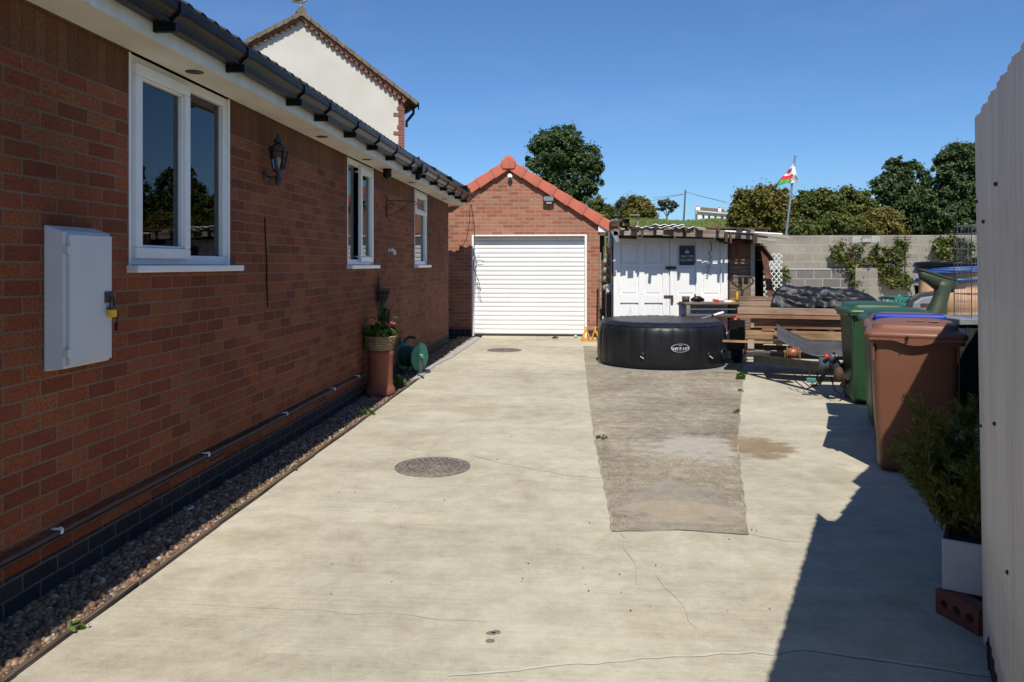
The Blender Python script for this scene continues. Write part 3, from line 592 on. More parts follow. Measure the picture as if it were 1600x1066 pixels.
m = MB(); m.box(X1+.006, X1+.012, Y1-.075, Y1-.002, 1.295, 1.35); hp = obj('hasp', m, M['brown_metal'], t, bevel=.003)
m = MB(); m.box(X1+.014, X1+.034, Y1-.062, Y1-.014, 1.225, 1.262); lk_ = obj('padlock', m, M['padyellow'], t, bevel=.003)
m = MB(); m.box(X1+.013, X1+.035, Y1-.063, Y1-.013, 1.262, 1.275); m.tube([(X1+.024, Y1-.054, 1.272), (X1+.024, Y1-.054, 1.31), (X1+.024, Y1-.047, 1.325), (X1+.024, Y1-.029, 1.325), (X1+.024, Y1-.022, 1.31), (X1+.024, Y1-.022, 1.272)], .0045, 8); obj('shackle', m, M['blackmetal'], lk_)
m = MB(); m.tube([(X1+.024, Y1-.016, 1.27), (X1+.03, Y1-.004, 1.255), (X1+.025, Y1+.008, 1.23), (X1+.018, Y1+.006, 1.19)], .003, 6); m.box(X1+.012, X1+.022, Y1, Y1+.012, 1.155, 1.195); obj('keeper', m, M['black_plastic'], lk_)
# ---- coach lamp
def coach_lamp():
    y, z = 5.75, 2.15; t = thing('wall_lantern', 'black coach lantern with glass panes on the brick wall beside the big window', 'wall lamp', (WX, y, z))
    x = WX+.15
    m = MB(); m.lathe([(.001, 0), (.055, 0), (.055, .012), (.035, .025), (.02, .04), (.001, .04)], (WX, y, z+.06), 16, M=Matrix.Rotation(R(90), 3, 'Y')); m.tube([(WX+.03, y, z+.06), (WX+.08, y, z+.045), (WX+.12, y, z+.05), (x, y, z+.075)], .013, 8)
    m.lathe([(.03, -.06), (.035, -.02), (.03, .03), (.022, .06), (.05, .08), (.055, .095)], (x, y, z+.03), 16); obj('bracket', m, M['blackmetal'], t)
    def hexr(r, zz): return [Vector((x+r*math.cos(a), y+r*math.sin(a), zz)) for a in [R(60*k+30) for k in range(6)]]
    m = MB(); 
    for k in range(6):
        a, b = hexr(.058, z+.125)[k], hexr(.098, z+.33)[k]; m.tube([a, b], .006, 6)
    m.loft([hexr(.062, z+.118), hexr(.062, z+.13)], False); m.loft([hexr(.104, z+.325), hexr(.104, z+.34)], False); obj('cage', m, M['blackmetal'], t)
    m = MB(); m.loft([hexr(.054, z+.13), hexr(.094, z+.325)], False, False, False); obj('pane', m, M['lampglass'], t)
    m = MB(); m.lathe([(.012, z+.13), (.012, z+.17), (.022, z+.2), (.026, z+.23), (.018, z+.255), (.001, z+.265)], (x, y, 0), 12); obj('bulb', m, M['upvc'], t)
    m = MB(); m.loft([hexr(.115, z+.338), hexr(.085, z+.365), hexr(.045, z+.39), hexr(.03, z+.40)], False); m.lathe([(.03, z+.40), (.05, z+.415), (.045, z+.44), (.02, z+.46), (.014, z+.475), (.018, z+.485), (.001, z+.51)], (x, y, 0), 12); obj('cap', m, M['blackmetal'], t); t.scale = (.74, .74, .74); t.location.z = 2.118
coach_lamp()
# ---- hanging basket bracket, black sensor lamp, overflow pipe, wall basket, cable on the wall
y = 9.62; m = MB(); m.bar((WX+.008, y, 2.08), (WX+.008, y, 2.34), .025, .012); m.bar((WX, y, 2.30), (WX+.37, y, 2.285), .012, .012)
m.tube([(WX+.01, y, 2.10), (WX+.10, y, 2.13), (WX+.2, y, 2.2), (WX+.32, y, 2.28)], .006, 6); m.tube([(WX+.06+.045*math.cos(a)*(1-a/14), y, 2.24+.045*math.sin(a)*(1-a/14)) for a in np.arange(0, 9, .5)], .005, 6); m.tube([(WX+.2+.03*math.cos(a)*(1-a/14), y, 2.17+.03*math.sin(a)*(1-a/14)) for a in np.arange(0, 9, .5)], .005, 6); m.tube([(WX+.36, y, 2.285), (WX+.385, y, 2.27), (WX+.385, y, 2.245), (WX+.36, y, 2.24)], .006, 6)
tag(obj('basket_bracket', m, M['blackmetal']), 'empty black scrolled iron bracket for a hanging basket on the brick wall', 'bracket')
p = PX(605, 275, WX+.14); m = MB(); m.sphere((p.x, p.y, 2.56), .055, 14, 8, (1, 1, .85)); m.lathe([(.05, 2.58), (.055, 2.634)], (p.x, p.y, 0), 14); tag(obj('security_camera', m, M['black_plastic']), 'small black dome camera under the white soffit', 'security camera')
p = PX(607, 391, WX); m = MB(); m.tube([(WX-.02, p.y, p.z), (WX+.05, p.y, p.z+.005), (WX+.075, p.y, p.z-.015), (WX+.08, p.y, p.z-.06)], .02, 10); m.lathe([(.024, 0), (.024, .03)], (WX+.03, p.y, p.z+.003), 12, M=Matrix.Rotation(R(90), 3, 'Y')); tag(obj('overflow_pipe', m, M['whiteclip']), 'short white overflow pipe elbow sticking out of the brick wall', 'pipe')
a = PX(592, 452, WX+.01); t = thing('wall_basket', 'empty black wire wall basket hung on the shaded brick wall', 'basket', (WX, a.y, a.z-.2))
m = MB(); cy, cz = a.y, a.z
for k in range(9):
    ph = R(-90+22.5*k); m.tube([(WX+.01+.15*math.cos(ph), cy+.17*math.sin(ph), cz), (WX+.01+.11*math.cos(ph), cy+.12*math.sin(ph), cz-.12), (WX+.01+.02*math.cos(ph), cy+.02*math.sin(ph), cz-.24)], .004, 5)
for s, zz in ((1, 0), (.85, -.07), (.55, -.15)): m.tube([(WX+.01+.15*s*math.cos(R(q)), cy+.17*s*math.sin(R(q)), cz+zz) for q in range(-90, 91, 15)], .005, 5)
m.tube([(WX+.008, cy-.0, cz-.24), (WX+.008, cy, cz+.16)], .006, 5); obj('wire_frame', m, M['blackmetal'], t)
m = MB(); m.grid(lambda u, v: Vector((WX+.012+.135*(1-.8*v)*math.sin(math.pi*u), cy-.16*(1-.85*v)*math.cos(math.pi*u), cz-.02-.2*v)), 12, 5); obj('liner', m, M['mattdark'], t)
tag(obj('wall_cable', MB().tube([PX(u, v, WX+.006) for u, v in ((414, 340), (415, 375), (417, 410), (417, 440), (419, 480))], .005, 5), M['black_plastic']), 'short black cable running down the brick wall under the lantern', 'cable')
# cables hanging from the gutter end onto the garage
c0 = Vector((-2.02, 14.87, 2.66)); d0 = Vector((-2.16, 15.97, 1.55))
m = MB(); m.tube([c0, c0+Vector((-.03, .1, -.35)), Vector((-2.2, 15.6, 2.0)), Vector((-2.42, 15.78, 1.66))], .006, 5); m.tube([c0+Vector((.02,0,0)), Vector((-2.0, 15.35, 2.2)), Vector((-2.05, 15.75, 1.95)), PY(740, 420, 15.75), PY(748, 440, 15.75), PY(751, 455, 15.75), PY(747, 449, 15.74), PY(745, 440, 15.74)], .008, 5)
tag(obj('hanging_cable', m, M['blackmetal']), 'loose black cables hanging from the gutter end in front of the garage', 'cable')
m = MB()
for k in range(7): a_ = R(k*51); m.tube([(-1.99, 14.9, 2.86), (-1.99+.09*math.cos(a_), 14.9+.06*math.sin(a_), 2.88+.05*math.sin(a_*2)), (-1.95+.14*math.cos(a_+.4), 14.9, 2.85+.07*math.sin(a_))], .006, 5)
tag(obj('cable_bundle', m, M['blackmetal']), 'tangled bunch of black cable at the far roof corner above the gutter', 'cable')
# ================================================================== garage
GY, GL, GR, GC = 15.8, -3.21, .524, -1.343; DX0, DX1, DZ = -2.114, .262, 2.10; GE, GA = 2.29, 3.45
T = thing('brick_garage', 'brick garage with orange tiled gable roof and white roller door', 'garage', (GC, GY+3, 0))
m = MB()
def gw(poly): m.prism([(x, GY, z) for x, z in poly], (0, .22, 0))
sl = (GA-GE)/(GC-GL)
def zt(x): return GE+sl*(min(x-GL, GR-x))
gw([(GL, .15), (DX0, .15), (DX0, zt(DX0)), (GL, GE)]); gw([(DX0, DZ), (DX1, DZ), (DX1, zt(DX1)), (GC, GA), (DX0, zt(DX0))]); gw([(DX1, .15), (GR, .15), (GR, GE), (DX1, zt(DX1))])
m.box(GR-.22, GR, GY+.22, GY+6, .15, GE); m.box(GL, GL+.22, GY+.22, GY+6, .15, GE); m.prism([(x, GY+5.78, z) for x, z in ((GL+.22, .15), (GR-.22, .15), (GR-.22, GE), (GC, GA), (GL+.22, GE))], (0, .22, 0))
obj('wall', m, M['gbrick'], T)
m = MB(); m.box(GL, DX0, GY, GY+.22, -.1, .15); m.box(DX1, GR, GY, GY+.22, -.1, .15); m.box(GR-.22, GR, GY+.22, GY+6, -.1, .15); obj('plinth', m, M['plinth'], T)
m = MB(); rec = GY+.15; nS = 22; sh = (DZ-.05)/nS
def slat(u, v):
    k = v*nS; f = k % 1; return Vector((DX0+.03+(DX1-DX0-.06)*u, rec-.010*max(0, math.sin(math.pi*min(1, f/.86)))**.5 if f < .86 else rec+.008, .04+k*sh))
vs = []; fs = []
for k in range(nS):
    z = .04+k*sh
    for j, (dy, fz) in enumerate(((.008, 0), (-.002, .05), (-.010, .22), (-.012, .5), (-.010, .74), (-.002, .87), (.008, .89), (.008, 1))):
        vs += [(DX0+.03, rec+dy, z+fz*sh), (DX1-.03, rec+dy, z+fz*sh)]
m.add(vs, [(2*i, 2*i+1, 2*i+3, 2*i+2) for i in range(len(vs)//2-1)], False); m.box(DX0+.03, DX1-.03, rec+.012, rec+.03, .02, DZ-.02)
dr = obj('roller_door', m, M['shutter'], T, fix=False)
m = MB(); m.box(DX0+.03, DX1-.03, rec-.012, rec+.010, -.002, .038); obj('seal', m, M['rubber'], dr)
m = MB(); m.box(DX0, DX0+.045, GY-.006, rec+.02, 0, DZ); m.box(DX1-.045, DX1, GY-.006, rec+.02, 0, DZ); m.box(DX0+.045, DX1-.045, GY-.004, GY+.03, DZ-.03, DZ); obj('door_frame', m, M['upvc'], T, bevel=.004)
m = MB(); m.box(DX0+.4, DX1-.4, GY+1.5, GY+1.6, .0, 2); obj('interior_wall', m, M['mattdark'], T)
# roof slopes + verge units
ang = math.atan(sl); ov = .30
m = MB(); up = (GC-GL+ov)/math.cos(ang)
e0 = GE - ov*sl + .06
tiles(m, (GR+ov, 0, e0), (0,1,0), (-math.cos(ang), 0, math.sin(ang)), lambda s: (GY-.02, GY+6.2), 8, g=up/8, per=.22, amp=.02)
tiles(m, (GL-ov, 0, e0), (0,1,0), (math.cos(ang), 0, math.sin(ang)), lambda s: (GY-.02, GY+6.2), 8, g=up/8, per=.22, amp=.02)
m.tube([(GC, GY-.05, GA+.17), (GC, GY+6.2, GA+.17)], .12, 10)
rf = obj('roof', m, M['redtile'], T, fix=False)
for sgn in (1, -1):
    for k in range(7):
        L0, L1 = k*up/7, (k+1)*up/7+.02; ex = (GR+ov) if sgn > 0 else (GL-ov); dx = -sgn*math.cos(ang)
        lift = [(-.075, L0), (-.055, L1), (.128, L1), (.146, L0)]; px = []
        for h, s in lift: px.append((ex+dx*s + sgn*math.sin(ang)*h, GY-.09-.012*((s == L0)), e0+math.sin(ang)*s+math.cos(ang)*h))
        q = MB(); q.prism(px, (0, .2, 0)); obj('verge_tile', q, M['redtile'], rf, bevel=.008)
q = MB(); a0 = [(GC+dx, GY-.12, GA+dz) for dx, dz in ((-.12, .0), (.12, .0), (.165, .09), (.13, .19), (.02, .265), (-.02, .265), (-.13, .19), (-.165, .09))]; q.prism(a0, (0, .3, 0)); obj('ridge_end', q, M['redtile'], rf, bevel=.015)
m = MB(); m.prism([(GR-.03, GY-.05, 2.385), (GR-.03, GY-.05, 2.15), (GR+.26, GY-.05, 2.15), (GR+.27, GY-.05, 2.20)], (0, .1, 0)); m.box(GR, GR+.26, GY+.05, GY+6, 2.14, 2.16); m.box(GR+.26, GR+.28, GY+.05, GY+6, 2.14, 2.26); obj('box_end', m, M['upvc'], T)
m = MB(); m.box(GR+.28, GR+.40, GY-.08, GY+6, 2.20, 2.22); m.box(GR+.28, GR+.29, GY-.08, GY+6, 2.22, 2.31); m.box(GR+.39, GR+.40, GY-.08, GY+6, 2.22, 2.31); m.box(GR+.29, GR+.39, GY-.08, GY-.07, 2.22, 2.31); obj('gutter', m, M['black_plastic'], T)
p = PY(797, 277, GY); t = thing('security_camera', 'white round security camera high on the garage gable', 'security camera', (p.x, GY, p.z))
m = MB(); m.lathe([(.055, 0), (.055, .03), (.04, .045), (.001, .045)], (p.x, GY, p.z+.02), 16, M=Matrix.Rotation(R(90), 3, 'X')); m.sphere((p.x+.005, GY-.075, p.z-.01), .05, 14, 10); obj('housing', m, M['upvc'], t); m = MB(); m.sphere((p.x+.01, GY-.105, p.z-.03), .027, 10, 8); obj('lens', m, M['black_plastic'], t)
p = PY(857.5, 312, GY); t = thing('floodlight', 'grey floodlight with sensor on the garage gable above the door', 'floodlight', (p.x, GY, p.z))
m = MB(); m.prism([(p.x-.11, GY-.05, p.z+.07), (p.x-.11, GY-.14, p.z+.06), (p.x-.11, GY-.12, p.z-.05), (p.x-.11, GY-.05, p.z-.05)], (.22, 0, 0)); m.box(p.x-.02, p.x+.02, GY-.05, GY, p.z-.03, p.z+.04); obj('housing', m, M['blackmetal'], t, bevel=.004)
m = MB(); m.box(p.x-.095, p.x+.095, GY-.142, GY-.128, p.z-.035, p.z+.05); obj('glass', m, M['greyplastic'], t); m = MB(); m.box(p.x-.05, p.x+.06, GY-.11, GY-.06, p.z-.085, p.z-.05); obj('sensor', m, M['upvc'], t)
# ================================================================== tall rendered house behind
HD = 24.8
H = thing('rendered_house', 'two storey cream rendered house with mossy gable roof behind the bungalow', 'house', C2W(-5.5, 20.0, 0), R(HD)+TH, local=True)
hw, he, ha = 2.79, 6.02, 7.86
m = MB(); m.prism([(-hw, 0, 0), (hw-.17, 0, 0), (hw-.17, 0, he+.1), (0, 0, ha), (-hw, 0, he)], (0, .2, 0)); m.box(-hw, -hw+.2, .2, 7, 0, he); m.box(hw-.2, hw, .2, 7, 0, he); m.box(-hw+.2, hw-.2, 6.8, 7, 0, he); obj('wall', m, M['render'], H)
m = MB(); m.box(hw-.17, hw+.005, -.004, .2, 0, he+.08)
for k in range(26):
    if k % 3 != 2: m.box(hw-.17-.11*((k % 3)+.6)*(.6+.4*((k*7) % 3)/2), hw-.1, -.012, .1, he-.3-k*.17, he-.2-k*.17)
obj('quoin', m, M['hbrick'], H)
hs = (ha-he)/hw; m = MB()
for sg in (1, -1):
    n_ = 21
    for k in range(n_):
        s0 = k/n_; x = sg*hw*(1-s0); z = he+(ha-he)*s0; m.obox((x*.985, -.03, z-.03), (.075, .14, .10)); 
    m.bar((sg*(hw+.05), -.035, he-.02+.02), (0, -.035, ha+.03), .16, .075)
obj('dentil_course', m, M['hbrick'], H)
m = MB(); ang2 = math.atan(hs); up2 = (hw+.32)/math.cos(ang2); e2 = he-.32*hs+.12
for sg in (1, -1): tiles(m, (sg*(hw+.32), 0, e2), (0,1,0), (-sg*math.cos(ang2), 0, math.sin(ang2)), lambda s: (-.16, 7.1), 10, g=up2/10, per=.25, amp=.02, thick=.04)
m.tube([(0, -.18, ha+.18), (0, 7, ha+.18)], .13, 8)
for sg in (1, -1):
    for k in range(14):
        s0, s1 = k/14*up2, (k+1)/14*up2; ex = sg*(hw+.32); dx = -sg*math.cos(ang2); pp = [(ex+dx*s_+sg*math.sin(ang2)*h_, -.18-.01*(s_ == s0), e2+math.sin(ang2)*s_+math.cos(ang2)*h_) for h_, s_ in ((-.05, s0), (-.03, s1), (.045, s1), (.065, s0))]; m.prism(pp, (0, .12, 0))
obj('roof', m, M['mossytile'], H, fix=False)
m = MB(); x = hw+.34; m.tube([(x, -.1, e2-.03), (x, 7, e2-.03)], .055, 8); m.tube([(x, .25, e2-.06), (x, .25, e2-.2), (x-.2, .25, e2-.45), (x-.2, .25, e2-.6)], .04, 8); m.bar((x-.3, .1, e2-.1), (x, .1, e2-.08), .03, .05); m.bar((x+.05, -.05, e2-.15), (x+.05, -.05, e2+.05), .03, .03); obj('gutter', m, M['black_plastic'], H)
# seagull on the ridge
hp = H.location + Matrix.Rotation(R(HD)+TH, 3, 'Z') @ Vector((0, -.05, ha+.31)); t = thing('seagull', 'small grey and white gull perched on the ridge of the tall house', 'bird', hp)
m = MB(); d = Vector((CT, ST, 0)); bb = hp+Vector((0,0,.16))
m.tube([bb-d*.24+Vector((0,0,-.02)), bb-d*.12, bb, bb+d*.1+Vector((0,0,.03)), bb+d*.15+Vector((0,0,.08)), bb+d*.18+Vector((0,0,.13)), bb+d*.23+Vector((0,0,.13))], [.015, .05, .075, .06, .038, .04, .018], 10); m.tube([bb+d*.235+Vector((0,0,.128)), bb+d*.28+Vector((0,0,.115))], [.012, .004], 6)
for s in (-.03, .03): m.tube([bb+Vector((0, s, -.06)), bb+Vector((0, s, -.165))], .006, 5)
obj('body', m, M['feather_w'], t)
for s in (-1, 1): m = MB(); m.tube([bb+d*.08+Vector((0, s*.055, .02)), bb-d*.05+Vector((0, s*.075, .03)), bb-d*.26+Vector((0, s*.03, 0))], [.02, .05, .008], 8); obj('wing', m, M['feather_g'], t)
# ================================================================== block wall
BY = 20.9; T = thing('block_wall', 'long grey concrete block wall across the back of the yard', 'wall', (8, BY, 0))
m = MB(); m.box(1.5, 16, BY, BY+.2, -.2, 2.26); obj('upper_wall', m, M['block'], T)
m = MB(); m.box(1.5, 7.85, BY-.11, BY-.002, -.2, 1.345); obj('lower_wall', m, M['darkblock'], T); m = MB(); m.box(1.5, 7.85, BY-.13, BY-.002, 1.347, 1.385); obj('mortar_ledge', m, M['kerb'], T, bevel=.01)
x0 = PY(1336, 420, BY-.3).x; x1 = PY(1371, 420, BY-.3).x; m = MB(); m.box(x0, x1, BY-.33, BY-.135, -.2, 1.40); obj('pier', m, M['block'], T, bevel=.01)
# ================================================================== white sheet fence (near right) and dark fence behind it
def CZ(r, d, z): return C2W(r, d, z)
t = thing('sheet_fence', 'tall weathered white corrugated sheet fence at the right edge of the drive', 'fence', C2W(1.5, 2.3, 0))
E = Vector((1.80, 2.95, 0)); Dn = Vector((-.513, -1.0, 0)).normalized(); Nn = Vector((Dn.y, -Dn.x, 0))
m = MB(); nU = 300; LEN = 2.75; vs = []
for i in range(nU+1):
    s = LEN*i/nU; a = .0024*math.sin(2*math.pi*s/.088)
    zb = .12 + .03*math.sin(s*5) if s > .16 else .03+.09*(s/.16)**2
    ztop = 2.04-.04*s+.006*math.sin(s*23)
    for z in (zb, zb+.004, .5, 1.0, 1.5, ztop-.004, ztop):
        lean = .034*(z/2.05)-.012
        q = E + Dn*s + Nn*a; vs.append(C2W(q.x-lean, q.y, z))
m.add(vs, [(7*i+k, 7*i+7+k, 7*i+8+k, 7*i+1+k) for i in range(nU) for k in range(6)], True)
so_ = obj('sheet', m, M['white_sheet'], t, fix=False); md = so_.modifiers.new('thick', 'SOLIDIFY'); md.thickness = .003
for s in (.10, 1.3, 2.5): q = E+Dn*s-Nn*.05; w = C2W(q.x+.06, q.y+.03); m = MB(); m.box(w.x-.03, w.x+.03, w.y-.03, w.y+.03, 0, 1.95); obj('post', m, M['fencewood'], t)
for z in (.5, 1.6): q0 = E+Dn*.1; q1 = E+Dn*2.6; m = MB(); m.bar(C2W(q0.x+.045, q0.y, z), C2W(q1.x+.045, q1.y, z), .04, .07); obj('rail', m, M['fencewood'], t)
m = MB(); q0 = E+Dn*.07; q1 = E+Dn*2.7; m.bar(C2W(q0.x+.03, q0.y, .12), C2W(q1.x+.03, q1.y, .12), .022, .24); obj('gravel_board', m, M['fencewood'], t)  # plank run along the foot, added to block light under the raised sheet
for s, z in ((.05, 1.72), (.10, .88), (.32, 1.63), (.60, .98), (.75, 1.72), (.9, .62)):
    q = E+Dn*s; m = MB(); m.sphere(C2W(q.x-.034*(z/2.05)+.012-.004, q.y-.001, z), .007, 8, 6); obj('nail', m, M['rust'], t)
t = thing('dark_fence', 'dark stained board fence along the right side behind the white sheets', 'fence', C2W(3.1, 4.5, 0))
m = MB(); A_ = Vector((1.745, 2.80)); Bf = Vector((5.30, 7.45)); nb = 40
for i in range(nb):
    a = A_.lerp(Bf, i/nb); b = A_.lerp(Bf, (i+.96)/nb); zt_ = (2.17 if i > 5 else 1.86+.03*i)+.02*((i*7) % 5)/5
    m.bar(C2W(a.x, a.y, zt_/2), C2W(b.x, b.y, zt_/2), .018, zt_)
obj('board', m, M['fencewood'], t)
for i in range(0, 5): a = A_.lerp(Bf, i/4); w = C2W(a.x+.06, a.y-.04); m = MB(); m.box(w.x-.04, w.x+.04, w.y-.04, w.y+.04, 0, 2.05); obj('post', m, M['fencewood'], t)
# planter with shrub, bricks
PL = thing('planter', 'narrow white painted planter box with bare wooden side at the foot of the fence', 'planter', C2W(2.062, 3.44, 0), TH+R(-33), local=True)
PW, PDp = .10, .28
m = MB(); m.box(-PW, PW, -PDp, -PDp+.02, .105, .315); obj('front_panel', m, M['whitebox'], PL, bevel=.003)
m = MB(); 
for z in (.105, .21): m.box(-PW, -PW+.018, -PDp+.021, PDp, z, z+.10); m.box(PW-.018, PW, -PDp+.021, PDp, z, z+.10)
m.box(-PW+.018, PW-.018, PDp-.018, PDp, .105, .31); obj('side_panel', m, M['timber_dark'], PL)
m = MB(); m.grid(lambda u, v: Vector((-PW+.018+(2*PW-.036)*u, -PDp+.02+(2*PDp-.04)*v, .285+.012*fbm(u*6, v*12))), 8, 12); m.box(-PW+.02, PW-.02, -PDp+.021, PDp-.02, .105, .12); obj('soil', m, M['soil'], PL)
def hollow_brick(loc, rz, label):
    t = thing('perforated_brick', label, 'brick', loc, rz, 'bricks under the planter', local=True)
    m = MB(); m.box(-.11, .11, -.02, .03, 0, .1025)
    # front face with three holes, made from slabs round the holes
    hx = [-.066, 0, .066]; h = .019; zc = .051; xs_ = [-.11, -.033, .033, .11]
    for i, x in enumerate(hx):            # face cell with a round hole
        N = 24; ci_, sq = [], []
        for q in range(N):
            a = 6.2832*q/N; ca, sa = math.cos(a), math.sin(a); ci_.append((x+h*ca, zc+h*sa))
            k = min((xs_[i+1]-x if ca > 0 else x-xs_[i])/max(abs(ca), 1e-6), (.1025-zc if sa > 0 else zc)/max(abs(sa), 1e-6)); sq.append((x+k*ca, zc+k*sa))
        m.add([(p[0], -.05, p[1]) for p in sq]+[(p[0], -.05, p[1]) for p in ci_]+[(p[0], -.02, p[1]) for p in ci_], [(q, (q+1) % N, N+(q+1) % N, N+q) for q in range(N)]+[(N+q, N+(q+1) % N, 2*N+(q+1) % N, 2*N+q) for q in range(N)])
        for cx_ in (xs_[i], xs_[i+1]):
            for cz_ in (0, .1025):
                nb_ = sorted(sq, key=lambda p: (p[0]-cx_)**2+(p[1]-cz_)**2)[:2]; m.add([(cx_, -.05, cz_)]+[(p[0], -.05, p[1]) for p in nb_], [(0, 1, 2)])
    m.box(-.11, .11, -.0499, -.02, -.0, .001); m.add([(-.11, -.05, 0), (-.11, -.02, 0), (-.11, -.02, .1025), (-.11, -.05, .1025)], [(0,1,2,3)]); m.add([(.11, -.05, 0), (.11, -.02, 0), (.11, -.02, .1025), (.11, -.05, .1025)], [(0,1,2,3)]); m.add([(-.11, -.05, .1025), (.11, -.05, .1025), (.11, -.02, .1025), (-.11, -.02, .1025)], [(0,1,2,3)])
    obj('body', m, M['hollowbrick'], t)
    for x in hx: k = MB(); k.box(x-h+.001, x+h-.001, -.0215, -.0202, zc-h, zc+h); obj('hole', k, M['mattdark'], t)
    return t
R1 = C2W(1.880, 3.178, 0); hollow_brick(R1, TH+R(-76), 'red perforated brick on edge under the front of the white planter')
hollow_brick(C2W(2.06, 3.41, 0), TH+R(-60), 'red perforated brick under the long side of the white planter')
hollow_brick(C2W(2.20, 3.60, 0), TH+R(-33), 'red perforated brick hidden under the back end of the white planter')
# foliage generator -------------------------------------------------------
def leaves(blobs, n, size, seed, clump=.35, ncl=60, aspect=1.8, flat=.5, shell=.55, droop=0):
    rs = np.random.RandomState(seed); bl = np.array(blobs, float); w = (bl[:, 3]*bl[:, 4]*bl[:, 5])**.75; w /= w.sum()
    k = rs.choice(len(bl), ncl, p=w); d = rs.normal(size=(ncl, 3)); d /= np.linalg.norm(d, axis=1)[:, None]
    rad = shell+(1-shell)*rs.rand(ncl)**.5; rad *= rs.uniform(.85, 1.03, ncl); C = bl[k, :3]+d*bl[k, 3:6]*rad[:, None]
    ci = rs.randint(0, ncl, n); cs_ = clump*bl[k, 3:6].mean(1)*rs.uniform(.6, 1.3, ncl)
    P = C[ci]+rs.normal(size=(n, 3))*(cs_[ci]*np.where(rs.rand(n) < .16, 1.9, 1.0))[:, None]*np.array([.55, .55, .42])
    q = rs.normal(size=(n, 3)); out = P-bl[k[ci], :3]; out /= (np.linalg.norm(out, axis=1)[:, None]+1e-6); nrm = q*.7+out*(flat+.4)+np.array([0, 0, .35]); nrm /= np.linalg.norm(nrm, axis=1)[:, None]
    t_ = np.cross(nrm, rs.normal(size=(n, 3))); t_ /= np.linalg.norm(t_, axis=1)[:, None]; b_ = np.cross(nrm, t_)
    s = size*rs.uniform(.55, 1.35, n)[:, None]
    fold = nrm*s*.18
    V = np.stack([P-t_*s*.5*aspect**.5, P+b_*s*.5/aspect**.5+fold, P+t_*s*.5*aspect**.5, P-b_*s*.5/aspect**.5+fold], 1).reshape(-1, 3)
    F = np.arange(n*4).reshape(n, 4); F2 = np.stack([F[:, [0, 1, 2]], F[:, [0, 2, 3]]], 1).reshape(-1, 3)
    return V, F2
def foliage(name, parent, V, F, m):
    off = np.array(ORG.get(parent, (0,0,0)), float); c = V.mean(0); o = rawobj(name, V-c, F, m, False); o.parent = parent; o.location = c-off; return o
def needles(stems, n, ln, wd, seed):
    rs = np.random.RandomState(seed); A = []; Bm = []
    segs = [(np.array(s[i]), np.array(s[i+1])) for s in stems for i in range(len(s)-1)]
    k = rs.randint(0, len(segs), n); a = np.array([s[0] for s in segs])[k]; b = np.array([s[1] for s in segs])[k]; P = a+(b-a)*rs.rand(n, 1)
    ax = b-a; ax /= np.linalg.norm(ax, axis=1)[:, None]; q = rs.normal(size=(n, 3)); q -= ax*(q*ax).sum(1)[:, None]; q /= np.linalg.norm(q, axis=1)[:, None]
    d = q*.75+ax*.75; d /= np.linalg.norm(d, axis=1)[:, None]; sd = np.cross(d, rs.normal(size=(n, 3))); sd /= np.linalg.norm(sd, axis=1)[:, None]; l = ln*rs.uniform(.6, 1.2, (n, 1))
    V = np.stack([P-sd*wd*.3, P+d*l*.5-sd*wd*.5, P+d*l, P+d*l*.5+sd*wd*.5], 1).reshape(-1, 3); F = np.arange(n*4).reshape(n, 4); return V, np.stack([F[:, [0,1,2]], F[:, [0,2,3]]], 1).reshape(-1, 3)
# shrub in planter
sc_ = C2W(2.05, 3.47, 0); SH = thing('planter_shrub', 'green needle leaved shrub spilling out of the white planter', 'shrub', (sc_.x, sc_.y, .28))
stems = []; rs = np.random.RandomState(5); st = MB()
for i in range(46):
    a = rs.rand()*6.28; rr = .05+.10*rs.rand(); base = np.array([sc_.x+rr*.8*math.cos(a), sc_.y+1.6*rr*math.sin(a), .29]); h = rs.uniform(.22, .60); lean = rs.uniform(.02, .14); pts = [base]
    ca, sa = math.cos(a), math.sin(a)
    if ca < 0 and rs.rand() < .4: lean += .05; h *= .7
    if ca > -.2: lean *= .25
    for j in range(1, 5): f = j/4; pts.append(base+np.array([ca*lean*f**1.3+rs.normal()*.015, sa*lean*f**1.3*1.3+rs.normal()*.015, h*f]))
    stems.append(pts); st.tube(pts, [.004, .0035, .003, .002, .0015], 5)
    for j in (1, 2, 3, 3):
        q = pts[j]; e = q+np.array([rs.normal()*.05, rs.normal()*.06, .06+.05*rs.rand()]); stems.append([q, (q+e)/2+rs.normal(size=3)*.008, e])
obj('stem', st, M['bark'], SH); V, F = needles(stems, 15000, .042, .007, 3); foliage('foliage', SH, V, F, M['needle'])
